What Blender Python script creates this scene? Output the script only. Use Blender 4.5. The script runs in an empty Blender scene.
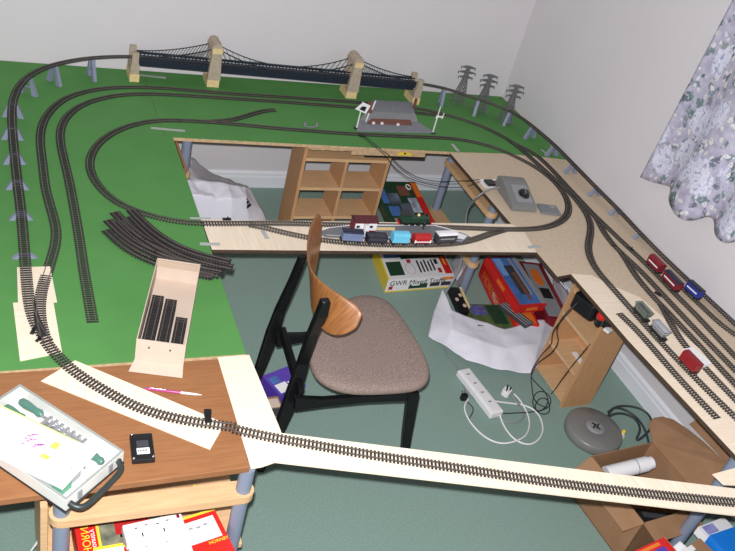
import bpy, bmesh, math, random
from mathutils import Vector as V, Matrix
random.seed(7)
scene = bpy.context.scene
col = scene.collection
# ---------------------------------------------------------------- camera
F_PX = 813.83
CAMR = ((0.91274495, -0.33953767, 0.22718019),      # camera right
        (-0.02846477, -0.60759686, -0.79373535),    # camera down
        (0.40753702, 0.71801130, -0.56424582))      # camera forward
CAM = V((0.0, 0.0, 2.63))
R_, D_, Fw = (V(r) for r in CAMR)
cd = bpy.data.cameras.new('camera'); cam = bpy.data.objects.new('camera', cd); col.objects.link(cam)
cam.matrix_world = Matrix(((R_.x, -D_.x, -Fw.x, CAM.x), (R_.y, -D_.y, -Fw.y, CAM.y), (R_.z, -D_.z, -Fw.z, CAM.z), (0, 0, 0, 1)))
cd.sensor_width = 36; cd.lens = F_PX / 735 * 36; cd.clip_start = .05
scene.camera = cam
# ---------------------------------------------------------------- light
w = bpy.data.worlds.new('world'); scene.world = w; w.use_nodes = True
bg = w.node_tree.nodes['Background']; bg.inputs[0].default_value = (1.0, .95, .95, 1); bg.inputs[1].default_value = .22
ld = bpy.data.lights.new('flash', 'POINT'); ld.energy = 560; ld.color = (.98, .98, 1.0); ld.shadow_soft_size = .02
lo = bpy.data.objects.new('flash', ld); col.objects.link(lo); lo.location = CAM - D_ * .075 - R_ * .02 + Fw * .02
scene.view_settings.view_transform = 'Standard'; scene.view_settings.look = 'None'
scene.view_settings.gamma = 1; scene.view_settings.exposure = 0.0
# ---------------------------------------------------------------- helpers
T = .73                                            # height of the table tops
def at(x, y, z=T):                                 # the point at height z seen at a pixel
    d = R_ * (x - 367.5) + D_ * (y - 275.5) + Fw * F_PX
    return CAM + d * ((z - CAM.z) / d.z)
def aty(x, y, Y):
    d = R_ * (x - 367.5) + D_ * (y - 275.5) + Fw * F_PX
    return CAM + d * ((Y - CAM.y) / d.y)
def lin(c): return c / 12.92 if c <= .04045 else ((c + .055) / 1.055) ** 2.4
MATS = {}
def mat(name, rgb, rough=.6, var=.08, scale=20., bump=0., metal=0., stretch=(1, 1, 1), rgb2=None, bscale=None, spec=.5, trans=0., alpha=1., emit=None):
    if name in MATS: return MATS[name]
    m = bpy.data.materials.new(name); m.use_nodes = True; N = m.node_tree.nodes; L = m.node_tree.links
    b = N['Principled BSDF']; c = [lin(v / 255) for v in rgb]
    tc = N.new('ShaderNodeTexCoord'); mp = N.new('ShaderNodeMapping'); mp.inputs['Scale'].default_value = stretch
    L.new(tc.outputs['Object'], mp.inputs[0])
    nz = N.new('ShaderNodeTexNoise'); nz.inputs['Scale'].default_value = scale; nz.inputs['Detail'].default_value = 4
    L.new(mp.outputs[0], nz.inputs['Vector'])
    rp = N.new('ShaderNodeValToRGB'); e = rp.color_ramp.elements; e[0].position = .3; e[1].position = .7
    c2 = [lin(v / 255) for v in rgb2] if rgb2 else [v * (1 + var) for v in c]
    c1 = c if rgb2 else [v * (1 - var) for v in c]
    e[0].color = (*c1, 1); e[1].color = (*c2, 1)
    L.new(nz.outputs[0], rp.inputs[0]); L.new(rp.outputs[0], b.inputs['Base Color'])
    b.inputs['Roughness'].default_value = rough; b.inputs['Metallic'].default_value = metal
    b.inputs['Specular IOR Level'].default_value = spec
    if trans: b.inputs['Transmission Weight'].default_value = trans
    if alpha < 1: b.inputs['Alpha'].default_value = alpha
    if bump:
        n2 = N.new('ShaderNodeTexNoise'); n2.inputs['Scale'].default_value = bscale or scale * 3
        L.new(mp.outputs[0], n2.inputs['Vector'])
        bp = N.new('ShaderNodeBump'); bp.inputs['Strength'].default_value = bump; bp.inputs['Distance'].default_value = .01
        L.new(n2.outputs[0], bp.inputs['Height']); L.new(bp.outputs[0], b.inputs['Normal'])
    MATS[name] = m; return m

class MB:
    """collects shapes; build() links them as one mesh object"""
    def __init__(s): s.v = []; s.f = []; s.sm = []
    def add(s, vs, fs, smooth=False):
        o = len(s.v); s.v += [V(v) for v in vs]
        for f in fs: s.f.append([o + i for i in f]); s.sm.append(smooth)
        return s
    def box(s, c, d, rot=None):
        c = V(c); h = V(d) / 2; vs = []
        for i in range(8):
            p = V(((1 if i & 1 else -1) * h.x, (1 if i & 2 else -1) * h.y, (1 if i & 4 else -1) * h.z))
            vs.append(c + (rot @ p if rot else p))
        return s.add(vs, [(0, 2, 3, 1), (4, 5, 7, 6), (0, 1, 5, 4), (2, 6, 7, 3), (0, 4, 6, 2), (1, 3, 7, 5)])
    def rbox(s, c, d, r, rot=None, seg=3):
        """box with rounded vertical edges"""
        x, y, z = d[0] / 2, d[1] / 2, d[2] / 2; pts = []
        for (sx, sy, a0) in ((1, 1, 0), (-1, 1, 90), (-1, -1, 180), (1, -1, 270)):
            for k in range(seg + 1):
                a = math.radians(a0 + 90 * k / seg); pts.append((sx * (x - r) + r * math.cos(a), sy * (y - r) + r * math.sin(a)))
        n = len(pts); vs = [V((p[0], p[1], -z)) for p in pts] + [V((p[0], p[1], z)) for p in pts]
        vs = [V(c) + (rot @ p if rot else p) for p in vs]
        return s.add(vs, [tuple(range(n))[::-1], tuple(range(n, 2 * n))] + [(i, (i + 1) % n, n + (i + 1) % n, n + i) for i in range(n)])
    def prism(s, pts, z0, z1):
        pts = [V((p[0], p[1])) for p in pts]; n = len(pts)
        ar = sum(pts[i].x * pts[(i + 1) % n].y - pts[(i + 1) % n].x * pts[i].y for i in range(n))
        if ar < 0: pts = pts[::-1]
        vs = [V((p.x, p.y, z0)) for p in pts] + [V((p.x, p.y, z1)) for p in pts]
        return s.add(vs, [tuple(range(n))[::-1], tuple(range(n, 2 * n))] + [(i, (i + 1) % n, n + (i + 1) % n, n + i) for i in range(n)])
    def extr(s, pts, d):
        """polygon of 3-D points extruded along vector d"""
        pts = [V(p) for p in pts]; n = len(pts); d = V(d)
        nn = V((0, 0, 0))
        for i in range(n): nn += (pts[i] - pts[0]).cross(pts[(i + 1) % n] - pts[0])
        if nn.dot(d) < 0: pts = pts[::-1]
        return s.add(pts + [p + d for p in pts], [tuple(range(n))[::-1], tuple(range(n, 2 * n))] + [(i, (i + 1) % n, n + (i + 1) % n, n + i) for i in range(n)])
    def cyl(s, a, b, r, r2=None, n=14):
        return s.tube([a, b], [r, r if r2 is None else r2], n)
    def tube(s, pts, r, n=8, caps=True):
        pts = [V(p) for p in pts]; m = len(pts); vs = []; fs = []
        t0 = (pts[1] - pts[0]).normalized(); u = t0.orthogonal().normalized()
        for i, p in enumerate(pts):
            t = (pts[min(i + 1, m - 1)] - pts[max(i - 1, 0)]).normalized()
            u = (u - t * u.dot(t)).normalized(); w_ = t.cross(u); rr = r[i] if isinstance(r, (list, tuple)) else r
            for k in range(n):
                a = 2 * math.pi * k / n; vs.append(p + (u * math.cos(a) + w_ * math.sin(a)) * rr)
        for i in range(m - 1):
            for k in range(n): fs.append((i * n + k, i * n + (k + 1) % n, (i + 1) * n + (k + 1) % n, (i + 1) * n + k))
        s.add(vs, fs, True)
        if caps: s.add(vs[:n], [tuple(range(n))[::-1]]); s.add(vs[-n:], [tuple(range(n))])
        return s
    def lathe(s, c, prof, n=24, axis=None):
        c = V(c); q = V((0, 0, 1)).rotation_difference(V(axis)) if axis else None; vs = []
        for (r, z) in prof:
            for k in range(n):
                a = 2 * math.pi * k / n; p = V((r * math.cos(a), r * math.sin(a), z)); vs.append(c + (q @ p if q else p))
        fs = [(i * n + k, i * n + (k + 1) % n, (i + 1) * n + (k + 1) % n, (i + 1) * n + k) for i in range(len(prof) - 1) for k in range(n)]
        s.add(vs, fs, True); s.add(vs[:n], [tuple(range(n))[::-1]]); s.add(vs[-n:], [tuple(range(n))]); return s
    def build(s, name, m, parent=None, local=False, bevel=0, sub=0, smooth=None):
        me = bpy.data.meshes.new(name)
        if parent is None:
            n = len(s.v); o0 = V((sum(v.x for v in s.v) / n, sum(v.y for v in s.v) / n, min(v.z for v in s.v)))
        else: o0 = V((0, 0, 0))
        vs = s.v
        if parent is not None and not local:
            iw = base_mx(parent).inverted(); vs = [iw @ v for v in vs]
        me.from_pydata([v - o0 for v in vs], [], s.f)
        for p, q in zip(me.polygons, s.sm): p.use_smooth = q if smooth is None else smooth
        bm = bmesh.new(); bm.from_mesh(me); bmesh.ops.recalc_face_normals(bm, faces=bm.faces); bm.to_mesh(me); bm.free()
        o = bpy.data.objects.new(name, me); col.objects.link(o); me.materials.append(m)
        if parent is not None: o.parent = parent
        else: o.location = o0
        if bevel:
            b = o.modifiers.new('bevel', 'BEVEL'); b.width = bevel; b.segments = 2; b.limit_method = 'ANGLE'
        if sub:
            b = o.modifiers.new('sub', 'SUBSURF'); b.levels = sub; b.render_levels = sub
        return o
def base_mx(o):
    m = o.matrix_basis.copy()
    while o.parent: o = o.parent; m = o.matrix_basis @ m
    return m
def tag(o, label=None, cat=None, group=None, kind=None):
    if label: o['label'] = label
    if cat: o['category'] = cat
    if group: o['group'] = group
    if kind: o['kind'] = kind
    return o
def thing(name, label, cat, loc=(0, 0, 0), rz=0, group=None):
    o = bpy.data.objects.new(name, None); col.objects.link(o); o.empty_display_size = .05
    o.location = loc; o.rotation_euler = (0, 0, rz)
    return tag(o, label, cat, group)
def copy_tree(o, parent=None, label=None, loc=None, rz=None):
    c = o.copy(); col.objects.link(c)
    if parent is not None: c.parent = parent
    for ch in list(o.children): copy_tree(ch, c)
    if label: c['label'] = label
    if loc is not None: c.location = loc
    if rz is not None: c.rotation_euler = (0, 0, rz)
    return c
def text(name, s, m, o, u, v, size, parent, depth=.0004, align='LEFT'):
    """lettering lying in the plane (o,u,v); o is the lower-left corner"""
    cu = bpy.data.curves.new(name, 'FONT'); cu.body = s; cu.size = size; cu.extrude = depth; cu.align_x = align
    t = bpy.data.objects.new('tmp', cu); col.objects.link(t)
    dg = bpy.context.evaluated_depsgraph_get(); me = bpy.data.meshes.new_from_object(t.evaluated_get(dg))
    bpy.data.objects.remove(t); u = V(u).normalized(); v = V(v); v = (v - u * v.dot(u)).normalized(); n = u.cross(v)
    mx = Matrix(((u.x, v.x, n.x, o[0]), (u.y, v.y, n.y, o[1]), (u.z, v.z, n.z, o[2]), (0, 0, 0, 1)))
    me.transform(base_mx(parent).inverted() @ mx); me.name = name; me.materials.clear(); me.materials.append(m)
    ob = bpy.data.objects.new(name, me); col.objects.link(ob); ob.parent = parent; return ob
class Frame:
    """a box set by its top face: p0 corner, p1 along u, p2 along v, thickness th below"""
    def __init__(s, p0, p1, p2, th, square=1.):
        s.o = V(p0); s.u = V(p1) - s.o; s.lu = s.u.length; s.u.normalize()
        s.v = V(p2) - s.o; s.v -= s.u * s.v.dot(s.u) * square; s.lv = s.v.length; s.v.normalize()
        s.n = s.u.cross(s.v).normalized(); s.th = th
        if s.n.dot(CAM - s.o) < 0: s.n = -s.n
    def P(s, a, b, c=0): return s.o + s.u * (a * s.lu) + s.v * (b * s.lv) + s.n * c
    def quad(s, mb, a0, b0, a1, b1, c0=0, c1=.0008):
        return mb.extr([s.P(a0, b0, c0), s.P(a1, b0, c0), s.P(a1, b1, c0), s.P(a0, b1, c0)], s.n * (c1 - c0))
    def body(s, mb=None):
        mb = mb or MB(); return s.quad(mb, 0, 0, 1, 1, -s.th, 0)
    def side(s, k):
        """frames of the side faces, seen from outside, k in 'u0','u1','v0','v1'"""
        f = Frame.__new__(Frame); d = -s.n
        if k == 'v0': f.o, f.u, f.lu, f.v, f.lv, f.n = s.P(0, 0), s.u, s.lu, d, s.th, -s.v
        if k == 'v1': f.o, f.u, f.lu, f.v, f.lv, f.n = s.P(1, 1), -s.u, s.lu, d, s.th, s.v
        if k == 'u0': f.o, f.u, f.lu, f.v, f.lv, f.n = s.P(0, 1), -s.v, s.lv, d, s.th, -s.u
        if k == 'u1': f.o, f.u, f.lu, f.v, f.lv, f.n = s.P(1, 0), s.v, s.lv, d, s.th, s.u
        f.th = .001; return f
# ---------------------------------------------------------------- materials
M_wall = mat('wall_paint', (214, 210, 213), .9, .015, 3)
M_skirt = mat('white_gloss', (232, 234, 240), .35, .01, 3)
M_carpet = mat('green_carpet', (100, 126, 117), 1, .25, 160, .5, spec=.05, rgb2=(126, 149, 140))
_b = M_carpet.node_tree.nodes['Principled BSDF']; _b.inputs['Sheen Weight'].default_value = .7; _b.inputs['Sheen Roughness'].default_value = .6; _b.inputs['Sheen Tint'].default_value = (.62, .80, .70, 1)
M_green = mat('green_paint', (84, 140, 75), .75, .05, 5, spec=.25)
M_chip = mat('chipboard', (198, 178, 154), .75, .1, 55, .04, rgb2=(208, 190, 166), spec=.25)
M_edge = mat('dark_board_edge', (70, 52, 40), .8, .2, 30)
M_rawedge = mat('raw_board_edge', (196, 166, 128), .8, .2, 60)
M_ply = mat('pale_plywood', (232, 214, 190), .7, .05, 6, stretch=(1, 14, 1), rgb2=(240, 224, 203), spec=.2)
M_ply2 = mat('pale_plywood_long', (228, 210, 186), .7, .05, 6, stretch=(14, 1, 1), rgb2=(240, 225, 205), spec=.2)
M_desk = mat('cherry_desk_top', (140, 94, 60), .5, .1, 5, stretch=(2, 26, 1), rgb2=(154, 106, 70), spec=.3)
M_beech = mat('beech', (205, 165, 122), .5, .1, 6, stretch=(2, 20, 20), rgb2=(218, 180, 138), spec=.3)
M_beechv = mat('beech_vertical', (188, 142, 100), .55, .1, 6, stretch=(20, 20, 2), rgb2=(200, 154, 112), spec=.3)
M_tube = mat('grey_blue_tube', (128, 138, 158), .4, .03, 5)
M_sleeper = mat('dark_sleeper', (40, 36, 37), .8, .2, 40)
M_rail = mat('steel_rail', (122, 114, 108), .38, .15, 30, metal=.55)
M_black = mat('black_plastic', (26, 26, 29), .4, .1, 20)
M_white = mat('white_plastic', (236, 234, 236), .35, .01, 5)
M_paper = mat('white_paper', (246, 244, 250), .8, .01, 5)
M_pier = mat('grey_blue_pier', (134, 140, 162), .6, .05, 20)
M_stone = mat('buff_stone', (226, 200, 148), .8, .1, 60, .1)
M_stoned = mat('grey_buff_stone', (176, 162, 142), .8, .1, 60, .1)
M_girder = mat('blue_black_girder', (30, 40, 54), .5, .15, 40)
M_pylon = mat('pylon_grey', (112, 110, 116), .5, .05, 20)
M_red = mat('red_card', (206, 38, 32), .4, .05, 10)
M_yellow = mat('yellow_print', (236, 206, 60), .5, .03, 10)
M_orange = mat('orange_print', (226, 120, 44), .5, .05, 10)
M_card = mat('brown_cardboard', (146, 112, 84), .8, .06, 12, rgb2=(158, 122, 93), spec=.1)
M_cream = mat('cream_card', (204, 186, 170), .8, .03, 12, spec=.1)
M_tape = mat('grey_tape', (172, 176, 172), .5, .1, 30)
M_dgreen = mat('dark_green_paint', (34, 66, 46), .5, .15, 60)
M_bluep = mat('blue_print', (74, 112, 176), .5, .2, 14)
M_maroon = mat('maroon_paint', (122, 30, 40), .4, .1, 30)
M_navy = mat('navy_paint', (38, 40, 62), .4, .1, 30)
M_grey = mat('mid_grey', (146, 147, 150), .6, .05, 20)
M_platform = mat('platform_grey', (132, 134, 142), .8, .08, 40)
M_brown = mat('brown_plastic', (120, 76, 62), .6, .1, 30)
M_purple = mat('purple_print', (88, 60, 170), .4, .08, 20)
# ---------------------------------------------------------------- the room
WX, WY = 3.055, 4.30
tag(MB().prism([(-1.6, -.2), (WX + .08, -.2), (WX + .08, WY + .08), (-1.6, WY + .08)], -.05, 0).build('floor', M_carpet), kind='structure')
tag(MB().box(((WX + .08 - 1.6) / 2, WY + .05, 1.33), (WX + .1 + 1.6, .1, 2.76)).build('wall_back', M_wall), kind='structure')
tag(MB().box((WX + .05, WY / 2, 1.33), (.1, WY + .4, 2.76)).build('wall_right', M_wall), kind='structure')
def skirt(name, a, b, nrm):
    mb = MB(); a = V(a); b = V(b); n = V(nrm)
    prof = [(0, 0), (.016, 0), (.016, .075), (.012, .085), (.012, .1), (.006, .112), (0, .115)]
    mb.extr([a + n * p[0] + V((0, 0, p[1])) for p in prof], b - a)
    tag(mb.build(name, M_skirt), kind='structure')
skirt('baseboard_back', (-1.6, WY, 0), (WX - .016, WY, 0), (0, -1, 0))
skirt('baseboard_right', (WX, -.2, 0), (WX, WY - .016, 0), (-1, 0, 0))
# ---------------------------------------------------------------- layout boards
def board(name, pts, th, label, m, edge=None, z=T, cat='board', bev=0):
    t = thing(name, label, cat, (sum(p[0] for p in pts) / len(pts), sum(p[1] for p in pts) / len(pts), z - th))
    if edge:
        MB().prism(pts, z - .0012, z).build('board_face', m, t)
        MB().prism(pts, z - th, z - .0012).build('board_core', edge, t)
    else: MB().prism(pts, z - th, z).build('panel', m, t)
    return t
gx = .762
board('layout_board', [(-.55, 2.0), (gx - .005, 2.0), (gx, 3.545), (.72, 3.545), (.72, WY - .01), (-.55, WY - .01)], .018,
      'large green painted baseboard along the left with the loose track pile on it', M_green, M_rawedge)
board('layout_board', [(.722, 3.545), at(449, 151.6), at(503.8, 153.4), at(542, 156.7), (WX - .012, at(580, 160).y), (WX - .012, WY - .01), (.722, WY - .01)], .018,
      'green painted baseboard against the back wall under the suspension bridge', M_green, M_rawedge)
c1 = at(511, 223.5); c0 = at(452, 153)
CE = [at(628, 340), at(735, 454.5)]
dv = (CE[1] - CE[0]).normalized(); CF = CE[1] + dv * 1.0
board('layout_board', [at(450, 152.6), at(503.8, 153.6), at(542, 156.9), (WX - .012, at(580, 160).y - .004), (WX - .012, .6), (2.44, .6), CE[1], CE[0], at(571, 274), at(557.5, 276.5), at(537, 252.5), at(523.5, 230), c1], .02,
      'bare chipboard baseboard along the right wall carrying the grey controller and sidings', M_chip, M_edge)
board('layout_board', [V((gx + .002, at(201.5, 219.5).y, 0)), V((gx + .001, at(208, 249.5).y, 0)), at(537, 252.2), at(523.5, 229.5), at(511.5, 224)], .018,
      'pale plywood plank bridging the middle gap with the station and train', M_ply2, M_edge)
ZP = T + .010
fp = [at(233, 424.5, ZP), at(291, 463.5, ZP), at(735, 515, ZP)]
dpl = (fp[2] - fp[1]).normalized(); e2 = fp[2] + dpl * .25; nrm = V((-dpl.y, dpl.x, 0))
wdt = (at(735, 488.5, ZP) - fp[2]).dot(nrm)
s0 = fp[1] - dpl * .125
board('layout_board', [s0, e2, e2 + nrm * wdt, s0 + nrm * wdt], .006,
      'long narrow pale plank carrying track across the open front gap', M_ply2, M_ply, z=ZP)
board('plywood_sheet', [at(217.5, 358), at(249, 355.5), at(280, 430), at(291.5, 463.8), at(275, 463), at(262, 467.5), at(251, 469.5)], .003,
      'pale plywood patch with a torn corner between the brown desk and the long plank', M_ply, z=T + .0036)
board('plywood_sheet', [at(41, 381.5), at(75, 361), at(225, 424), at(210, 450)], .003, 'slanted pale plywood strip under the curved track on the brown desk', M_ply2, z=T + .0032)
board('plywood_sheet', [at(17, 268), at(50, 267), at(57, 302.5), at(18, 302.5)], .003, 'pale plywood square under the fork of the two left tracks', M_ply, z=T + .0032)
board('plywood_sheet', [at(13, 303.3), at(53.5, 303.3), at(62, 353), at(20, 361.5)], .003, 'pale plywood square under the curved points at the green board edge', M_ply, z=T + .0032)
wedge = [at(571.5, 274.2), at(592, 276), at(613, 286.5), at(640, 298), at(700, 350), at(735, 392), at(795, 460), at(795, 520), CE[1], at(627.5, 339.5)]
board('plywood_sheet', wedge, .003, 'pale plywood wedge on the inner edge of the right chipboard under the nearest sidings', M_ply, z=T + .0032)
board('plywood_sheet', [at(711, 476.5), at(722, 487), at(760, 489), at(760, 463)], .004, 'small white plywood offcut poking over the far edge of the front plank at right', M_ply, z=T + .0135)
def tape(p, q, wd, label):
    p = V(p); q = V(q); d = (q - p).normalized(); n = V((-d.y, d.x, 0)) * wd / 2
    mb = MB().prism([p + n, q + n, q - n, p - n], T + .0002, T + .0008)
    tag(mb.build('adhesive_tape', M_tape), label, 'tape')
tape(at(140, 75), at(166, 78), .022, 'grey tape strip on green board beneath the left end of the bridge')
tape(at(151, 128), at(185, 131), .02, 'grey tape strip on green board beside the back left inner curve')
tape(at(452, 144), at(458.5, 151.5), .02, 'grey tape strip on green board in front of the right white signal')
tape(at(541, 149.5), at(547, 154), .016, 'short grey tape strip beside the low pier near the right wall')
tape(at(200, 244), at(220, 244.3), .02, 'grey tape strip joining green board to the plank near the track pile')
tape(at(190, 218.3), at(211, 218.5), .014, 'grey tape strip behind the track where it reaches the middle plank')
tape(at(528, 247.5), at(541, 246), .02, 'grey tape strip joining the middle plank to the chipboard')
tape(at(262.5, 230.5), at(267.5, 239), .02, 'short grey tape strip across the middle plank beside the fork in the track')
# ---------------------------------------------------------------- railway track
def smooth_path(pts, step=.01, it=40):
    pts = [V(p) for p in pts]; out = []
    ext = [pts[0] * 2 - pts[1]] + pts + [pts[-1] * 2 - pts[-2]]
    for i in range(1, len(ext) - 2):
        a, b, c, d = ext[i - 1:i + 3]; n = max(2, int((c - b).length / .004))
        for k in range(n):
            t = k / n; out.append(.5 * ((2 * b) + (c - a) * t + (2 * a - 5 * b + 4 * c - d) * t * t + (3 * b - a - 3 * c + d) * t ** 3))
    out.append(pts[-1])
    r = resample(out, step)
    for _ in range(it):
        r = [r[0]] + [(r[i - 1] + r[i] * 2 + r[i + 1]) / 4 for i in range(1, len(r) - 1)] + [r[-1]]
    return resample(r, step)
def resample(p, step):
    L = [0]
    for i in range(1, len(p)): L.append(L[-1] + (p[i] - p[i - 1]).length)
    n = max(2, round(L[-1] / step)); o = []; j = 0
    for k in range(n + 1):
        s = L[-1] * k / n
        while j < len(L) - 2 and L[j + 1] < s: j += 1
        o.append(p[j].lerp(p[j + 1], (s - L[j]) / max(1e-9, L[j + 1] - L[j])))
    return o
def normals(p):
    r = []
    for i in range(len(p)):
        t = p[min(i + 1, len(p) - 1)] - p[max(i - 1, 0)]; t.z = 0; t.normalize(); r.append((t, V((-t.y, t.x, 0))))
    return r
PITCH = .0124
RG = .0106
def sleepers_mb(path, mb=None, z0=0., hw=.0198, sw=.0068, skip=()):
    mb = mb or MB(); p = resample(path, PITCH); nn = normals(p)
    for q, (t, n) in zip(p, nn):
        a = V((q.x, q.y, q.z + z0)); mb.extr([a + n * hw + t * sw / 2, a - n * hw + t * sw / 2, a - n * hw - t * sw / 2, a + n * hw - t * sw / 2], (0, 0, .0024))
    for sgn in (-1, 1):      # the moulded webs that join the sleepers under each rail
        strip(mb, p, nn, sgn * RG, .0022, z0, z0 + .0018)
    return mb
def strip(mb, p, nn, off, wd, z0, z1):
    m = len(p); vs = []
    for q, (t, n) in zip(p, nn):
        for (o, z) in ((off - wd / 2, z0), (off + wd / 2, z0), (off + wd / 2, z1), (off - wd / 2, z1)): vs.append(V((q.x, q.y, q.z + z)) + n * o)
    fs = [(i * 4 + k, i * 4 + (k + 1) % 4, i * 4 + 4 + (k + 1) % 4, i * 4 + 4 + k) for i in range(m - 1) for k in range(4)]
    mb.add(vs, fs + [(0, 3, 2, 1), (m * 4 - 4, m * 4 - 3, m * 4 - 2, m * 4 - 1)])
def track(path, label, name='railway_track', group=None):
    b = path[len(path) // 2]; t = thing(name, label, 'track', (b.x, b.y, min(q.z for q in path)), group=group)
    sleepers_mb(path).build('sleeper_strip', M_sleeper, t)
    nn = normals(path)
    for sgn in (-1, 1):
        mb = MB(); strip(mb, path, nn, sgn * RG, .0032, .0024, .0038); strip(mb, path, nn, sgn * RG, .0017, .0038, .0062); mb.build('rail', M_rail, t)
    return t
ZT = T + .0006
def pxpath(px, z=ZT, it=40): return smooth_path([at(x, y, z) for x, y in px], it=it)
def ramp(px, zf, it=60):
    pts = [at(x, y, ZT) for x, y in px]
    for _ in range(4):
        s = [0]
        for i in range(1, len(pts)): s.append(s[-1] + (pts[i] - pts[i - 1]).length)
        pts = [at(x, y, T + zf(k)) for (x, y), k in zip(px, s)]
    return smooth_path(pts, it=it)
ZW = T + .0036         # on the plywood pieces
BRZ = .112
# elevated line, left ramp
pxL = [(47, 341), (41.5, 335), (36, 326), (31, 315), (29.2, 303), (27.4, 290), (26.2, 275), (25.4, 264), (23.9, 245), (22.2, 223.5), (20, 201.8), (17.6, 185), (15.8, 166), (13.8, 148), (12.4, 130), (11.7, 116), (12.2, 104), (15.8, 91.7), (23, 81), (34, 72.7), (50.3, 65.9), (70.7, 61), (89.8, 58.3), (108.8, 57), (127.9, 56.7), (134, 57)]
pathL = ramp(pxL, lambda s: min(BRZ, .004 + max(0, s - .15) * .05))
pxR = [(416, 83), (420, 83.7), (446, 88.8), (463.5, 94.6), (485, 101.8), (507, 109.9), (522.3, 118.6), (537.6, 130.6), (555, 145.8), (570, 161), (596.8, 188.4), (618.5, 210.1), (636, 229), (662, 255.6), (697, 288.8), (735, 324.2), (790, 377)]
pathR = ramp(pxR, lambda s: max(.016, BRZ - s * .046), it=30)
track(pathL, 'raised track climbing the left edge of the green board on grey piers', 'elevated_railway_track')
track(pathR, 'raised track running down along the right wall on grey piers', 'elevated_railway_track')
brL, brR = pathL[-1], pathR[0]
# green board lines
pxB = [(44, 336), (41, 327), (39.6, 317), (39.8, 303), (41.5, 291), (45.8, 278), (50, 264), (55.5, 245), (56.5, 231), (53.8, 219), (49, 202), (45.4, 188), (42.5, 162.5), (40.2, 143), (41.4, 128), (46.3, 116.5), (55.8, 105.5), (68, 97.5), (84.4, 92), (100.7, 89), (122.4, 87.4), (152, 87.8), (185, 90), (229, 93.8), (280, 97), (313.5, 99.4), (357, 102.4), (390, 105.6), (415, 108.4), (430, 110.8), (442, 114), (457, 118), (470, 122), (485, 127.8), (500, 135), (510, 141)]
track([V((q.x, q.y, ZW if q.y < 2.42 else max(ZT, ZW - (q.y - 2.42) * .05))) for q in pxpath(pxB)], 'outer dark track curving round the back left of the green board')
pxC = [(92.7, 322), (88.4, 297), (83.7, 270), (80.5, 247), (75, 213), (68.8, 180), (64, 159.8), (60.6, 143.4), (60.4, 130), (66, 117.8), (77, 108), (92.5, 101), (114.3, 96), (136, 94.2), (163, 94.6), (200, 96.6), (240, 99.2), (280, 101.9), (313.5, 104.4), (352.7, 107.4), (390, 110.4), (415, 112.8), (430, 114.4), (440, 115.8)]
track(pxpath(pxC), 'dark track ending bare on the green board beside the outer loop')
pxL4 = [(180, 120.7), (161.6, 120.4), (145.3, 122.2), (126.3, 127), (110, 134.7), (97.7, 144.5), (91, 155.5), (89.2, 165), (91.6, 175), (98.5, 186.5), (108.2, 196.3), (117.7, 203.5), (128.6, 208.5), (140.8, 213), (154.4, 217), (168, 220.3), (184.4, 222.6), (200, 223.6), (226, 223.7), (246, 223.6), (284, 223.6), (329, 224.8), (380, 225.7), (430, 227), (453.5, 227.8), (471, 228.3), (490, 229.2), (510.4, 229.6), (530.8, 229.3), (544.4, 227.8), (556, 224.2), (564.8, 218.5), (568.8, 211), (568, 202), (562.6, 191.5), (552.6, 180), (540.4, 170.6), (529.5, 163.8), (517, 157.6), (500, 149.6), (487, 145.4), (472, 141.7), (457, 139.2), (440.8, 137.9), (427, 137.3), (408, 136.6), (380, 135.4), (340, 133.3), (310, 131), (280, 128.7), (250, 125.8), (229, 123.8), (207, 121.9), (178.8, 120.6)]
track(pxpath(pxL4), 'inner oval of track passing over the middle plank and the right chipboard')
track(pxpath([(206, 121.9), (229, 120.4), (242, 117.5), (255, 113.4), (266, 110.8), (274.6, 110.3)], it=15), 'short track spur forking off the back oval on the green board')
track(pxpath([(250, 225.3), (265, 228), (277, 231.3), (290.8, 234.4), (304.4, 237.2), (322, 240.3), (340, 242.3), (357, 243.7), (378, 244.8), (398, 245.2), (420, 245.2), (437, 244.9), (450.8, 244), (464.4, 242.2), (478, 238.4), (491.6, 233.5), (503, 230.3)], it=25), 'passing loop track in front of the station on the middle plank')
# right-hand lines on the chipboard
track(pxpath([(510, 141), (520, 148), (530.8, 158), (540.3, 166.4), (548.5, 173.8), (558, 182.5), (566.3, 189.5), (573, 196), (580, 204.5), (585.8, 212.5), (590.3, 222), (590.6, 232.7), (588.4, 243), (588, 250), (590.4, 258.8), (594.8, 267.5), (601.4, 276), (610.9, 286.5), (620.4, 297.3), (632.7, 311.2), (643, 322.5), (655.4, 336.5), (667.7, 349.6), (680, 362.4), (692, 374.8), (708.5, 391.5), (724.8, 407.5), (735, 417.2), (790, 471)], z=ZW), 'siding track bending left on the chipboard carrying the grey tank wagons')
track(pxpath([(512, 142.5), (522, 147.5), (533.6, 153), (547.2, 165), (560.8, 179.5), (570.3, 190), (578.5, 198.6), (588, 208.8), (599, 220), (604.9, 225.2), (617.2, 237.2), (630.8, 250), (641.6, 259.8), (652.5, 270.6), (665, 283.5), (677.6, 297), (689.4, 308.3), (705.7, 325.4), (723.4, 344.2), (735, 356.5), (790, 414)]), 'straight track under the two maroon wagons beside the right wall')
track(pxpath([(590, 211), (597, 219), (602, 229), (608, 238.5), (617.7, 249.6), (626, 257.5), (636.7, 267.2), (649, 279.9), (661.2, 293), (675.8, 308.6), (689.4, 323.2), (708.5, 343), (728.9, 364), (780, 417)], it=25), 'middle siding track two rows left of the maroon wagons')
track(pxpath([(622, 254), (627.9, 263), (632.7, 271.3), (639.5, 281), (649, 292), (657, 301), (666.3, 310.4), (677.2, 322.2), (693.5, 339.4), (708.5, 355.7), (718, 366), (735, 384), (780, 431)], it=25), 'siding track with a points lever between the middle siding and the grey wagons')
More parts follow.
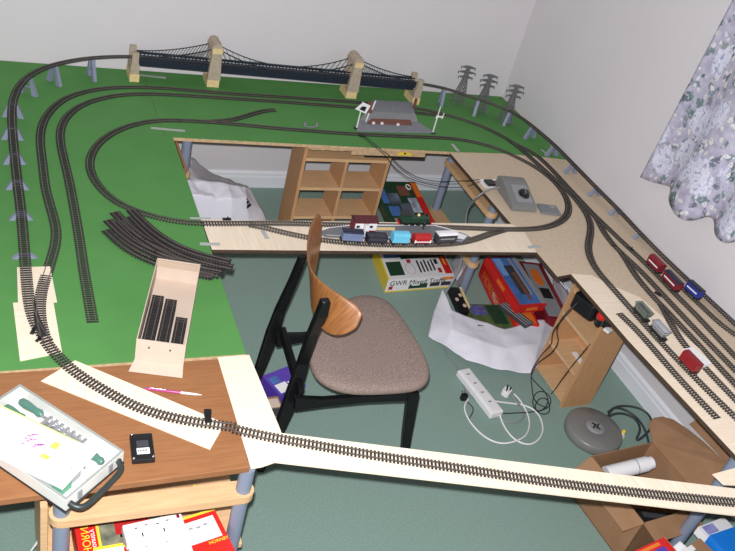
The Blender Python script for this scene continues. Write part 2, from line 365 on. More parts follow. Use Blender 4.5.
track(pxpath([(662, 306), (666, 314), (671, 324), (677.5, 335), (686, 347), (700.3, 362.9), (714, 377.5), (735, 399.5), (780, 447)], z=ZW, it=25), 'short branch track leaving the points beside the single maroon van')
track(pxpath([(619.6, 314), (635, 328.7), (643, 337.5), (655.4, 351.5), (667.7, 366), (680, 379.6), (693.5, 394.2), (705.7, 406.9), (716.6, 418)], z=ZW, it=20), 'loose dead end track nearest the inner edge of the plywood wedge')
track(pxpath([(679, 285), (687, 293), (699, 304), (711.2, 315.8), (723.4, 326.6), (735, 335), (775, 362)], it=20), 'short track under the blue van beside the raised track')
# front line over the desk and the plank
pxF = [(46, 342), (48, 346), (52.5, 351.5), (58.8, 358), (69.7, 368.4), (84, 379), (98, 387), (113, 395.5), (130, 404.5), (150, 412.3), (172, 418.6), (195, 423.2), (217, 426.4), (234, 429)]
track([V((q.x, q.y, ZW + .0072 * max(0, min(1, 1 - (n_ - k_) / 30)))) for k_, q, n_ in [(i, q, len(P_)) for P_ in [pxpath(pxF, z=ZW)] for i, q in enumerate(P_)]], 'curved track crossing the brown desk on plywood')
track(pxpath([(234, 429.3), (250, 433.6), (315, 445.4), (386, 457.5), (450, 467.2), (535, 480.3), (575, 485.6), (640, 493.2), (735, 502.8), (800, 508.5)], z=ZP + .0008, it=60), 'straight track along the long front plank over the gap')

def points_lever(px, py, label, ang=0, z=T + .0045, sz=1.0):
    c = at(px, py, z); t = thing('points_lever', label, 'points lever', c, ang)
    MB().box((0, 0, .003 * sz), (.036 * sz, .012 * sz, .006 * sz)).build('lever_base', M_black, t, local=True)
    MB().box((.004, 0, .008 * sz), (.006 * sz, .006 * sz, .010 * sz)).build('lever', M_black, t, local=True)
points_lever(33.5, 331, 'black points lever beside the curved points on the left plywood square', 1.2)
points_lever(39, 339.5, 'small black clip at the toe of the curved points by the desk edge', .9, sz=.8)
points_lever(226.7, 219.6, 'black points lever on the middle plank behind the fork', 0)
points_lever(630.5, 249, 'black points lever on the chipboard just before the maroon wagons', -1.15)
points_lever(657.8, 294.5, 'black points lever on the siding left of the maroon wagons', -1.1)
points_lever(613.5, 246, 'black points lever where the two middle sidings fork', -1.0, sz=.7)
c = at(207.5, 418.5, ZW); t = thing('track_power_clip', 'black power clip standing on the front track at the desk edge', 'power clip', c, -.12)
MB().box((0, -.004, .008), (.02, .034, .010)).build('clip_body', M_black, t, local=True)
MB().box((0, .014, .012), (.022, .016, .016)).build('terminal', M_black, t, local=True)

# ---------------------------------------------------------------- piers
def pier(path, px, py, label, hw=.036):
    best = None
    for i, q in enumerate(path):
        d = q - CAM; z = d.dot(Fw); e = math.hypot(d.dot(R_) / z * F_PX + 367.5 - px, d.dot(D_) / z * F_PX + 275.5 - py)
        if best is None or e < best[0]: best = (e, i)
    i = min(max(best[1], 1), len(path) - 2); q = path[i]; d = path[i + 1] - path[i - 1]; a = math.atan2(d.y, d.x)
    h = q.z - T - .0008; t = thing('track_pier', label, 'bridge pier', (q.x, q.y, T + .0004), a, group='grey piers under the raised track')
    sp = .034 + h * .10
    for sg in (-1, 1):
        mb = MB().extr([(-.009, sg * .022, 0), (-.009, sg * (sp + .006), 0), (-.009, sg * .018, h), (-.009, sg * .009, h)], (.018, 0, 0))
        mb.build('leg', M_pier, t, local=True)
    MB().box((0, 0, h - .003), (.018, .036, .005)).build('cap', M_pier, t, local=True)
    if h > .03: MB().box((0, 0, h * .45), (.006, .05, .006)).build('cross_brace', M_pier, t, local=True)
for n, (x, y) in enumerate([(25, 254), (21, 212), (17, 180), (14, 153), (12, 127), (13, 103), (27, 77), (55, 64.5), (93, 58)]):
    pier(pathL, x, y, ['shortest grey pier of the left row nearest the plywood square', 'second grey pier of the left row up from the plywood square', 'third grey pier of the left row up from the plywood square',
         'fourth grey pier of the left row up from the plywood square', 'grey pier of the left row just before the curve starts', 'grey pier at the start of the back left curve',
         'grey pier midway round the back left curve', 'tall grey pier on the back left curve second from the bridge', 'tall grey pier next to the left end of the bridge'][n])
for n, (x, y) in enumerate([(445, 88.6), (479, 99.8), (511, 112), (534, 127.5), (555, 146), (574, 165), (597, 188.6), (617, 209), (641, 234)]):
    pier(pathR, x, y, ['tall grey pier next to the right end of the bridge', 'tall grey pier in front of the middle pylon', 'grey pier in front of the rightmost pylon',
         'grey pier right of the pylons on the green board', 'low grey pier at the green board and chipboard joint', 'first low grey pier on the chipboard after the joint', 'second low grey pier along the right wall chipboard',
         'third low grey pier along the right wall chipboard', 'lowest grey pier near the maroon wagons by the right wall'][n])
# ---------------------------------------------------------------- suspension bridge
y0 = (brL.y + brR.y) / 2; xA, xB = brL.x, brR.x; zD = T + BRZ
br = thing('suspension_bridge', 'model suspension bridge with four buff towers along the back wall', 'model bridge', ((xA + xB) / 2, y0, T))
def yb(x): return brL.y + (brR.y - brL.y) * (x - xA) / (xB - xA)
tw = [xA, xA + (xB - xA) * .254, xA + (xB - xA) * .748, xB]
for i, x in enumerate(tw):
    yy = yb(x)
    if i in (1, 2):
        b = MB(); H = .255
        for sg in (-1, 1):
            b.extr([(x - .036, yy + sg * .058, T + .045), (x + .036, yy + sg * .058, T + .045), (x + .025, yy + sg * .058, T + .2), (x - .025, yy + sg * .058, T + .2)], (0, -sg * .026, 0))
        b.box((x, yy, T + .212), (.062, .124, .03))
        b.extr([(x - .028, yy - .06, T + .227), (x + .028, yy - .06, T + .227), (x + .022, yy - .06, T + .246), (x, yy - .06, T + H), (x - .022, yy - .06, T + .246)], (0, .12, 0))
        tb = b.build('tower', M_stoned, br)
        MB().box((x, yy + .006, T + .023), (.066, .114, .045)).build('tower_base', M_stone, tb)
        MB().box((x, yy - .0625, T + .213), (.05, .003, .03)).build('tower_band', M_stone, tb)
    else:
        b = MB().box((x, yy, T + .068), (.045, .12, .05))
        for sg in (-1, 1): b.box((x, yy + sg * .048, T + .125), (.034, .022, .065))
        tb = b.build('tower', M_stoned, br)
        MB().box((x, yy, T + .021), (.05, .125, .042)).build('tower_base', M_stone, tb)
g = MB(); yA, yB = yb(xA), yb(xB)
for sg in (-1, 1):
    for (za, zb) in ((.012, .019), (-.034, -.026)):
        g.extr([(xA, yA + sg * .032, zD + za), (xB, yB + sg * .032, zD + za), (xB, yB + sg * .032, zD + zb), (xA, yA + sg * .032, zD + zb)], (0, -sg * .005, 0))
    n = 84
    for k in range(n):
        x = xA + (xB - xA) * k / n; x2 = xA + (xB - xA) * (k + 1) / n
        g.cyl((x, yb(x) + sg * .03, zD - .03), (x2, yb(x2) + sg * .03, zD + .015), .0018, n=4)
        g.cyl((x, yb(x) + sg * .03, zD - .03), (x, yb(x) + sg * .03, zD + .015), .0018, n=4)
for sg in (-1, 1): g.extr([(xA, yA + sg * .028, zD - .03), (xB, yB + sg * .028, zD - .03), (xB, yB + sg * .028, zD + .004), (xA, yA + sg * .028, zD + .004)], (0, -sg * .003, 0))
g.extr([(xA, yA - .03, zD - .006), (xB, yB - .03, zD - .006), (xB, yB + .03, zD - .006), (xA, yA + .03, zD - .006)], (0, 0, .0055))
g.build('girder_deck', M_girder, br)
for sg in (-1, 1):
    c = MB(); hz = lambda k: 0
    segs = [(tw[0], zD + .022, tw[1], T + .222, 'end'), (tw[1], T + .222, tw[2], T + .222, 'mid'), (tw[2], T + .222, tw[3], zD + .022, 'end')]
    for (xa, za, xb, zb, kd) in segs:
        pts = []
        for k in range(25):
            u = k / 24; x = xa + (xb - xa) * u
            if kd == 'mid': z = zD + .012 + (za - zD - .012) * (2 * u - 1) ** 2
            else:
                z = za + (zb - za) * (u ** 1.8 if zb > za else 1 - (1 - u) ** 1.8)
            pts.append(V((x, yb(x) + sg * .04, z)))
        c.tube(pts, .0026, 5)
        for k in range(1, 24):
            dx = (1 if (kd == 'end' and zb < za) or (kd == 'mid' and k < 12) else -1) * min(.05, (pts[k].z - zD) * .45)
            c.cyl(pts[k], (pts[k].x + dx, pts[k].y, zD + .012), .0015, n=4)
    for k in range(2):       # top handrail
        zz = zD + .006 + .012 * k; c.tube([(xA, yA + sg * .04, zz), (xB, yB + sg * .04, zz)], .0016, 4)
    c.build('cable_set', M_girder, br)
deck = resample([V((xA, yA, zD)), V((xB, yB, zD))], .01)
sleepers_mb(deck).build('deck_sleepers', M_sleeper, br)
nn = normals(deck); mb = MB()
for sg in (-1, 1): strip(mb, deck, nn, sg * RG, .002, .0024, .0054)
mb.build('deck_rail', M_rail, br)
# ---------------------------------------------------------------- pylons
def make_pylon(loc, rz, label):
    t = thing('electricity_pylon', label, 'model pylon', loc, rz, group='model electricity pylons')
    H = .246; b = MB(); r = .0024
    def hw(z): return .036 - .026 * min(1, z / .17) if z < .17 else .010 - .004 * (z - .17) / (H - .17)
    lv = [0, .034, .064, .09, .113, .134, .152, .168, .184, .2, .216, .232, H]
    for sx in (-1, 1):
        for sy in (-1, 1):
            b.tube([(sx * hw(z), sy * hw(z), z) for z in lv], r, 5)
    for i in range(len(lv) - 1):
        a, c = hw(lv[i]), hw(lv[i + 1]); za, zc = lv[i], lv[i + 1]
        for sx in (-1, 1):
            b.cyl((sx * a, -a, za), (sx * c, c, zc), r * .8, n=4); b.cyl((sx * a, a, za), (sx * c, -c, zc), r * .8, n=4)
            b.cyl((-a, sx * a, za), (c, sx * c, zc), r * .8, n=4); b.cyl((a, sx * a, za), (-c, sx * c, zc), r * .8, n=4)
    b.build('lattice_tower', M_pylon, t, local=True)
    for z, L in ((.172, .046), (.204, .056), (.236, .046)):
        a = MB()
        for sg in (-1, 1):
            for sy in (-1, 1):
                a.cyl((sg * .006, sy * .008, z + .008), (sg * L, 0, z), .0022, n=4); a.cyl((sg * .006, sy * .008, z - .004), (sg * L, 0, z), .0022, n=4)
            a.cyl((sg * L, 0, z + .002), (sg * L, 0, z - .014), .003, n=5)
        a.build('cross_arm', M_pylon, t, local=True)
    for sx in (-1, 1):
        for sy in (-1, 1): MB().box((sx * .038, sy * .038, .0035), (.014, .014, .007)).build('foot_pad', M_pylon, t, local=True)
make_pylon(at(457.5, 102.5), -.15, 'leftmost of the three grey lattice pylons in the back right corner')
make_pylon(at(479, 111), -.15, 'middle of the three grey lattice pylons in the back right corner')
make_pylon(at(504.5, 121.5), -.2, 'rightmost of the three grey lattice pylons closest to the right wall')
# ---------------------------------------------------------------- desks under the layout
def stadium(mb, a, b, r, z0, z1):
    a = V((a[0], a[1])); b = V((b[0], b[1])); d = (b - a).normalized(); n = V((-d.y, d.x)); pts = []
    a0 = math.atan2(d.y, d.x)
    for c, st in ((b, -90), (a, 90)):
        for k in range(9):
            an = a0 + math.radians(st + 180 * k / 8); pts.append((c.x + r * math.cos(an), c.y + r * math.sin(an)))
    return mb.prism(pts, z0, z1)
def side_frame(t, a, b, ztop, zs):
    for p in (a, b): MB().cyl((p[0], p[1], 0), (p[0], p[1], ztop), .0235, n=20).build('leg', M_tube, t)
    for z in zs: stadium(MB(), a, b, .034, z - .015, z + .015).build('cross_rail', M_beech, t)
dk = thing('computer_desk', 'cherry topped computer desk with grey tube legs at the lower left corner', 'desk', (.2, 1.75, 0))
MB().prism([(-.6, 1.995), (.665, 1.985), (.652, 1.512), (-.6, 1.507)], T - .024, T).build('desk_top', M_desk, dk, bevel=.002)
lA, lB = at(61.5, 513, .60), at(243, 490, .60)
side_frame(dk, lA, lB, T - .024, (.59,))
MB().prism([(lA.x - .045, 1.56), (.70, 1.55), (.73, 1.96), (lA.x - .045, 1.96)], .27, .288).build('lower_shelf', M_beech, dk)
MB().prism([(lA.x - .055, 1.55), (lA.x - .036, 1.55), (lA.x - .036, 1.96), (lA.x - .055, 1.96)], .03, .62).build('side_panel', M_beech, dk)
for x in (.1, .62): MB().cyl((x, 1.93, 0), (x, 1.93, T - .024), .0235, n=16).build('leg', M_tube, dk)
d2 = thing('computer_desk', 'desk with grey tube leg and brown side panel under the back left green board', 'desk', (.6, 3.5, 0))
l2 = at(187, 142, .69); side_frame(d2, (l2.x, l2.y), (.40, l2.y), T - .018, (.514,))
MB().prism([(.775, 3.30), (.787, 3.30), (.787, 3.56), (.775, 3.56)], .45, .708).build('side_panel', M_desk, d2)
d3 = thing('computer_desk', 'beech railed desk with grey tube legs under the chipboard board', 'desk', (2.3, 3.2, 0))
la, lb = at(450.5, 163, .60), at(491.5, 213, .60)
side_frame(d3, (la.x, la.y), (lb.x, lb.y), T - .02, (.60, .27))
l4 = at(742, 453, .70)
d4 = thing('table_leg', 'grey tube table leg standing beside the open cardboard box at lower right', 'table leg', (l4.x, l4.y, 0))
MB().cyl((l4.x, l4.y, .012), (l4.x, l4.y, T - .032), .0235, n=20).build('tube', M_tube, d4)
MB().lathe((l4.x, l4.y, 0), [(.032, 0), (.032, .008), (.026, .014)], 20).build('foot', M_black, d4)
MB().box((l4.x, l4.y, T - .027), (.09, .09, .008)).build('fixing_plate', M_tube, d4)
# ---------------------------------------------------------------- chair
ch = thing('dining_chair', 'black framed chair with curved teak backrest and brown tweed seat', 'chair', (1.35, 2.3, 0))
M_tweed = mat('brown_tweed', (118, 104, 98), 1, .3, 260, .5, rgb2=(180, 158, 148), spec=.05)
M_teak = mat('teak_veneer', (128, 80, 42), .35, .2, 5, stretch=(3, 40, 3), rgb2=(164, 110, 64), spec=.4)
M_ebony = mat('black_lacquer', (17, 17, 19), .35, .1, 10, spec=.35)
seat_px = [(331, 384), (345, 388.5), (362, 390), (385, 389.5), (408, 388), (421, 385.5), (429, 380.5), (431.5, 372), (428, 358), (422, 346), (412, 329), (402, 314), (392, 302), (383, 296), (370, 292.5), (356, 293.5), (340, 300), (318, 316), (308, 334), (308, 352), (312, 368), (320, 377.5)]
sp = [at(x, y, .462) for x, y in seat_px]; cen = sum(sp, V()) / len(sp)
def ring(pts, k, z): return [V((cen.x + (p.x - cen.x) * k, cen.y + (p.y - cen.y) * k, z)) for p in pts]
rings = [ring(sp, .94, .418), ring(sp, .985, .425), ring(sp, 1, .44), ring(sp, .99, .455), ring(sp, .95, .4645), ring(sp, .8, .468), ring(sp, .45, .466), ring(sp, .1, .464)]
mb = MB(); n = len(sp); vs = [p for r in rings for p in r]
mb.add(vs, [(i * n + k, i * n + (k + 1) % n, (i + 1) * n + (k + 1) % n, (i + 1) * n + k) for i in range(len(rings) - 1) for k in range(n)] + [tuple(range(n))[::-1], tuple(range((len(rings) - 1) * n, len(rings) * n))], True)
mb.build('seat', M_tweed, ch, sub=1)
def bar(mb, pts, wds, th):
    """flat bar of given widths (in its own plane) and thickness"""
    pts = [V(p) for p in pts]; nrm_ = V(th); th_ = nrm_.length; nrm_.normalize(); vs = []
    for i, p in enumerate(pts):
        t = (pts[min(i + 1, len(pts) - 1)] - pts[max(i - 1, 0)]).normalized(); s_ = t.cross(nrm_).normalized() * wds[i] / 2
        h = nrm_ * th_ / 2
        vs += [p + s_ + h, p - s_ + h, p - s_ - h, p + s_ - h]
    m = len(pts)
    fs = [(i * 4 + k, i * 4 + (k + 1) % 4, i * 4 + 4 + (k + 1) % 4, i * 4 + 4 + k) for i in range(m - 1) for k in range(4)]
    return mb.add(vs, fs + [(0, 3, 2, 1), (m * 4 - 4, m * 4 - 3, m * 4 - 2, m * 4 - 1)])
# rear legs sweep from the floor up to the backrest; side rails run from them to the front legs
topn, topf = at(322, 304, .74), at(303, 258, .74)
def rear(name, px, wds):
    pts = [at(x, y, z) for x, y, z in px]; return bar(MB(), pts, wds, (.0, .030, 0)).build(name, M_ebony, ch, bevel=.004)
rear('rear_leg', [(325.5, 300, .88), (321, 315, .80), (313, 333, .66), (303, 362, .46), (293, 394, .33), (281, 424, .20), (260, 470, 0)], (.034, .046, .044, .046, .062, .048, .028))
rear('rear_leg', [(303, 256, .745), (293, 281, .60), (280, 310, .44), (272, 334, .33), (261, 365, .20), (246, 405, 0)], (.030, .036, .044, .058, .045, .028))
rear_n = at(294, 403, .33); rear_f = at(276, 340, .33)
fn = at(411, 397, .385); ff = V((fn.x + .03, fn.y + .43, fn.z))
bar(MB(), [rear_n, rear_n.lerp(fn, .25) + V((0, 0, .0)), rear_n.lerp(fn, .6) + V((0, 0, .01)), fn + V((0, 0, .012))], (.07, .04, .034, .045), (0, .028, 0)).build('side_rail', M_ebony, ch, bevel=.004)
bar(MB(), [rear_f, rear_f.lerp(ff, .25), rear_f.lerp(ff, .6) + V((0, 0, .01)), ff + V((0, 0, .012))], (.07, .04, .034, .045), (0, .028, 0)).build('side_rail', M_ebony, ch, bevel=.004)
fl = at(403, 447, .10)
for p, q in ((fn, at(402.5, 470, 0)), (ff, None)):
    if q is None: q = V((ff.x + (at(402.5, 470, 0).x - fn.x), ff.y + .02, 0))
    bar(MB(), [p + V((0, 0, .03)), p.lerp(q, .5), q], (.05, .04, .026), (0, .032, 0)).build('front_leg', M_ebony, ch, bevel=.004)
bar(MB(), [rear_n + V((.02, 0, .05)), rear_f + V((.02, 0, .05))], (.05, .05), (.022, 0, 0)).build('rear_rail', M_ebony, ch, bevel=.003)
bar(MB(), [fn + V((0, 0, .0)), ff + V((0, 0, .0))], (.045, .045), (.022, 0, 0)).build('front_rail', M_ebony, ch, bevel=.003)
# backrest: a bent teak blade, wide in the middle, narrowing at the ends
bt = [(318, 213), (312, 220.5), (308.3, 231), (306.4, 248), (308.8, 266), (315.5, 276.5), (330, 288), (345, 297), (358, 304.5), (363.3, 314)]
bb = [(319.8, 214.8), (322.3, 227), (320.8, 245), (317.5, 263), (311.5, 288), (310.5, 304), (314, 320), (324, 333.5), (340, 338), (357, 328.5)]
zt = [.835, .85, .86, .868, .873, .875, .872, .864, .854, .835]; zb_ = [.825, .78, .75, .73, .715, .71, .71, .72, .735, .785]
vs = []
for k in range(10):
    u = k / 9; pt = at(*bt[k], zt[k]); x_ = at(*bb[k], zb_[k]); vs += [pt, pt.lerp(x_, .33), pt.lerp(x_, .67), x_]
mb = MB(); mb.add(vs, [(i * 4 + k, i * 4 + k + 1, i * 4 + 5 + k, i * 4 + 4 + k) for i in range(9) for k in range(3)], True)
o = mb.build('backrest', M_teak, ch)
md = o.modifiers.new('solid', 'SOLIDIFY'); md.thickness = .012; md.offset = 0
md = o.modifiers.new('sub', 'SUBSURF'); md.levels = 2; md.render_levels = 2
p = at(324, 302.5, .895); MB().lathe(p, [(.008, -.004), (.008, .004), (.004, .007)], 12, axis=(-1, -.2, .2)).build('back_bolt', M_black, ch)
# ---------------------------------------------------------------- bookcases
def bookcase(name, label, x0, x1, y0, y1, H, zs, vx, front, crest=None):
    t = thing(name, label, 'bookcase', ((x0 + x1) / 2, (y0 + y1) / 2, 0)); th = .018
    if front == 'y':
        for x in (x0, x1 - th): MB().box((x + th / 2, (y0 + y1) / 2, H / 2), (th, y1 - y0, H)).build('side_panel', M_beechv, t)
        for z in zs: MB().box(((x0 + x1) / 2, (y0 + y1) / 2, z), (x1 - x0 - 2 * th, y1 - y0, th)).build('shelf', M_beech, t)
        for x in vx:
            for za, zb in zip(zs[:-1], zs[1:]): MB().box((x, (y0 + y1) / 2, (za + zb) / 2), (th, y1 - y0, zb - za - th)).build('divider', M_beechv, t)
        if crest: MB().box(((x0 + x1) / 2, y1 - .012, (zs[-1] + H) / 2 + .005), (x1 - x0 - 2 * th, .015, H - zs[-1] - .012)).build('back_rail', M_beech, t)
    else:
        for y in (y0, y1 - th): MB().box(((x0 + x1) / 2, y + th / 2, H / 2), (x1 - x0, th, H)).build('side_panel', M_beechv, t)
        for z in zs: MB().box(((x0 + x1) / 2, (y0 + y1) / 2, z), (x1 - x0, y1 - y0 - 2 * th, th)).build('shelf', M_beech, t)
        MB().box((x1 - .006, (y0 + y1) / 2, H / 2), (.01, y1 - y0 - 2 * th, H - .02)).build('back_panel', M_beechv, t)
    return t
bookcase('bookcase', 'open backed beech shelf unit of square cells under the back green board', 1.476, 1.995, 3.62, 3.81, .69, [.03, .215, .405, .588], [1.735], 'y', True)
bookcase('bookcase', 'beech shelf unit under the right chipboard holding the black telephone', 2.55, 2.73, 2.215, 2.50, .695, [.03, .21, .40, .55, .686], [], 'x')
# ---------------------------------------------------------------- level crossing, signals, bits on the green board
lc = thing('level_crossing', 'grey model level crossing ramp with brown planks over the back tracks', 'level crossing', at(392, 118))
z0 = T + .0062
ramp_pts = [at(372, 103.5), at(413, 105), at(416, 123), at(433, 136), at(357, 133), at(360, 123)]
MB().prism([at(359, 121.5), at(417, 123.5), at(434.5, 133.8), at(356.5, 131.6)], T + .0006, T + .011).build('front_ramp', M_platform, lc)
MB().prism([at(366, 114), at(414.5, 116), at(417, 123.3), at(360, 121.3)], T + .0006, T + .017).build('road_deck', M_grey, lc)
MB().prism([at(373.5, 101.8), at(412, 104), at(414.2, 115.8), at(367, 113.8)], T + .0066, T + .013).build('rear_ramp', M_platform, lc)
MB().prism([at(371, 121.5), at(410, 122.8), at(411, 127), at(366.5, 125.6)], T + .011, T + .0195).build('plank_crossing', M_brown, lc)
for i, (x, y) in enumerate([(373.5, 123), (382, 123.3), (398, 124.5)]):
    MB().box(at(x, y, T + .0245), (.014, .01, .012)).build('white_block', M_white, lc)
MB().extr([at(367.5, 113, T + .017), at(372, 113.6, T + .017), at(372.5, 101.5, T + .05), at(368.5, 103, T + .05)], (0, .012, 0)).build('brown_gate', M_brown, lc)
p = at(413.8, 108, T + .013); MB().box(p + V((0, 0, .03)), (.012, .012, .06)).build('gate_post', M_brown, lc)
MB().cyl(at(366, 121.5, T + .012), at(367, 121.3, T + .012) + V((0, 0, .05)), .004, n=8).build('white_post', M_white, lc)
def signal(px, py, H, label, kind):
    c = at(px, py); t = thing('railway_signal', label, 'model signal', c, -.2)
    MB().box((0, 0, .003), (.03, .02, .006)).build('base_plate', M_black, t, local=True)
    MB().cyl((0, 0, .006), (0, 0, H), .0045, .003, n=8).build('post', M_white, t, local=True)
    if kind == 'gate':
        MB().extr([(-.035, -.006, H * .72), (.03, -.006, H * .60), (.045, -.006, H * .92), (.0, -.006, H * 1.0)], (0, .003, 0)).build('white_board', M_white, t, local=True)
        MB().extr([(-.012, -.0075, H * .74), (.02, -.0075, H * .68), (.025, -.0075, H * .86), (.0, -.0075, H * .86)], (0, .0015, 0)).build('dark_patch', M_black, t, local=True)
        MB().cyl((.062, .01, H * .75), (.07, .01, H * 1.08), .004, n=8).build('side_post', M_white, t, local=True)
    else:
        MB().box((.012, -.004, H * .66), (.04, .004, .008)).build('signal_arm', M_white, t, local=True)
        MB().cyl((.028, 0, H * .58), (.032, 0, H * .80), .003, n=8).build('side_post', M_white, t, local=True)
        MB().box((-.004, -.004, H * .62), (.012, .006, .014)).build('lamp', M_white, t, local=True)
signal(356.5, 128.5, .16, 'white signal with a slanted board at the left end of the level crossing', 'gate')
signal(432.5, 133.3, .165, 'thin white signal post at the right end of the level crossing', 'post')
p = at(310, 126); t = thing('track_bracket', 'small grey U shaped plastic bracket alone on the back green board', 'bracket', p)
q = [V((.035 * math.cos(a), .02 * math.sin(a) - .0, .004)) for a in [math.radians(200 + 140 * k / 10) for k in range(11)]]
MB().tube(q, .0035, 6).build('curved_bar', M_platform, t, local=True)
for x in (-.034, .034): MB().box((x, -.004, .011), (.01, .012, .022)).build('upright', M_platform, t, local=True)
# ---------------------------------------------------------------- station platform and hut
pz = T + .013
pl = thing('station_platform', 'grey model station platform with white edges on the middle plank', 'model platform', at(390, 232))
pp = [at(x, y, pz) for x, y in [(318, 231), (328, 227.6), (349, 225.1), (378, 224.6), (436, 225.3), (452, 229.5), (470, 236), (463, 241), (446, 239.2), (420, 238.5), (380, 237.5), (345, 236), (326, 235)]]
MB().prism(pp, T + .0004, pz).build('platform_slab', mat('station_grey', (112, 113, 118), .8, .08, 40), pl)
cc = sum(pp, V()) / len(pp); n = len(pp)
for i, j in ((0, 3), (3, 6), (7, 10), (10, 12)):
    mb = MB(); a = [pp[k] for k in range(i, j + 1)]; b_ = [p + (cc - p).normalized() * .011 for p in a]
    mb.prism(a + b_[::-1], pz, pz + .0008); mb.build('white_edge', M_white, pl)
MB().prism([at(x, y, pz) for x, y in [(374, 227.3), (395, 227.5), (395, 230.3), (374, 230.2)]], pz, pz + .0008).build('tan_panel', M_stone, pl)
MB().prism([at(x, y, pz) for x, y in [(459, 232), (468, 235), (464, 239.5), (456, 238)]], pz, pz + .0008).build('white_ramp', M_white, pl)
p = at(423, 229, pz); MB().lathe(p, [(.006, 0), (.003, .003), (.003, .02), (.007, .024), (.006, .034), (.002, .038)], 10).build('platform_lamp', M_black, pl)
sh = thing('station_building', 'model station hut with dark red roof and white windows on the platform', 'model building', at(362, 229.8, pz + .0009), -.02); sh.scale = (1.05, 1.1, 1.15)
MB().box((0, 0, .025), (.098, .05, .05)).build('walls', M_maroon, sh, local=True)
MB().extr([(-.054, -.029, .049), (-.054, .029, .049), (-.054, 0, .068)], (.108, 0, 0)).build('roof', mat('dark_red_roof', (74, 24, 32), .7, .15, 60), sh, local=True)
for x in (-.030, .030):
    f = MB().box((x, -.026, .030), (.038, .003, .030)).build('window', M_white, sh, local=True)
    MB().box((x - .006, -.0278, .032), (.014, .001, .010)).build('pane', M_black, f, local=True)
MB().box((0, -.034, .022), (.018, .018, .044)).build('porch', M_white, sh, local=True)
MB().box((.0, -.0435, .012), (.006, .002, .020)).build('door', M_black, sh, local=True)
# ---------------------------------------------------------------- rolling stock
def wheelset(t, xs, r=.0082, z=.0):
    for x in xs:
        for y in (-.0106, .0106): MB().cyl((x, y - .0015, r), (x, y + .0015, r), r, n=12).build('wheel', M_black, t, local=True)
def wagon(name, label, path_pts, L, body, roofm, kind='box', trim=None, group=None, H=.043):
    a, b = path_pts; d = b - a; c = (a + b) / 2; t = thing(name, label, 'model train car', (c.x, c.y, c.z + .0064), math.atan2(d.y, d.x), group)
    wheelset(t, (-L * .3, L * .3))
    MB().box((0, 0, .0145), (L * .96, .032, .0072)).build('underframe', M_black, t, local=True)
    for sx in (-1, 1): MB().cyl((sx * L * .48, 0, .013), (sx * (L * .48 + .006), 0, .013), .003, n=8).build('coupling', M_black, t, local=True)
    W = .040; z0 = .0182
    if kind == 'van':
        bd = MB().box((0, 0, z0 + H * .42), (L * .92, W, H * .84)).build('body', body, t, local=True)
        pr = [(-W / 2 - .001, z0 + H * .84), (W / 2 + .001, z0 + H * .84), (W / 2 - .003, z0 + H * .96), (W * .2, z0 + H * 1.03), (-W * .2, z0 + H * 1.03), (-W / 2 + .003, z0 + H * .96)]
        MB().extr([(-L * .465, y, z) for y, z in pr], (L * .93, 0, 0)).build('roof', roofm, t, local=True)
        if trim:
            for sg in (-1, 1): MB().box((0, sg * (W / 2 + .0006), z0 + H * .42), (L * .7, .001, H * .16)).build('side_stripe', trim, t, local=True)
    elif kind == 'open':
        MB().box((0, 0, z0 + .001), (L * .92, W, .002)).build('floor_board', body, t, local=True)
        for sg in (-1, 1):
            MB().box((0, sg * W * .48, z0 + H * .32), (L * .92, .0025, H * .6)).build('side', body, t, local=True)
            MB().box((sg * L * .45, 0, z0 + H * .32), (.0025, W * .92, H * .6)).build('end', body, t, local=True)
        if roofm:
            MB().box((0, 0, z0 + H * .36), (L * .86, W * .88, H * .42)).build('load', roofm, t, local=True)
        if trim: MB().box((0, -(W * .52), z0 + H * .34), (L * .8, .001, H * .3)).build('side_panel', trim, t, local=True)
    elif kind == 'round':
        pr = [(-W / 2, z0)] + [(-W / 2 * math.cos(math.radians(k * 18)), z0 + H * .45 + H * .5 * math.sin(math.radians(k * 18))) for k in range(11)] + [(W / 2, z0)]
        MB().extr([(-L * .45, y, z) for y, z in pr], (L * .9, 0, 0)).build('body', body, t, local=True)
        if trim:
            MB().box((0, -(W / 2 + .0006), z0 + H * .16), (L * .86, .001, H * .14)).build('sole_bar', trim, t, local=True)
            for sx in (-1, 1): MB().box((sx * L * .42, -(W / 2 + .0008), z0 + H * .22), (.006, .0016, H * .4)).build('end_post', trim, t, local=True)
    elif kind == 'hopper':
        for sg in (-1, 1):
            MB().extr([(-L * .34, sg * .008, z0), (L * .34, sg * .008, z0), (L * .46, sg * W * .5, z0 + H * .85), (-L * .46, sg * W * .5, z0 + H * .85)], (0, -sg * .002, 0)).build('hopper_side', body, t, local=True)
            MB().extr([(sg * L * .34, -.008, z0), (sg * L * .34, .008, z0), (sg * L * .46, W * .5, z0 + H * .85), (sg * L * .46, -W * .5, z0 + H * .85)], (-sg * .002, 0, 0)).build('hopper_end', body, t, local=True)
            for k in range(5): MB().box((-L * .36 + L * .18 * k, sg * (W * .5 - .001), z0 + H * .55), (.002, .004, H * .6)).build('rib', body, t, local=True)
        MB().box((0, 0, z0 + H * .6), (L * .86, W * .86, .004)).build('load', roofm, t, local=True)
    return t
def seg(px0, px1, z=ZT): return at(*px0, z), at(*px1, z)
G1 = 'wagons of the train in front of the station'
M_bluegrey = mat('blue_grey_paint', (112, 126, 162), .5, .1, 40); M_sky = mat('sky_blue_paint', (110, 196, 228), .5, .05, 20)
M_wred = mat('wagon_red', (178, 36, 38), .4, .1, 30); M_dkgrey = mat('dark_grey_paint', (60, 60, 66), .6, .1, 30)
M_hopg = mat('hopper_grey', (112, 122, 112), .6, .12, 50); M_load = mat('dark_load', (84, 88, 88), .9, .3, 120, .4)
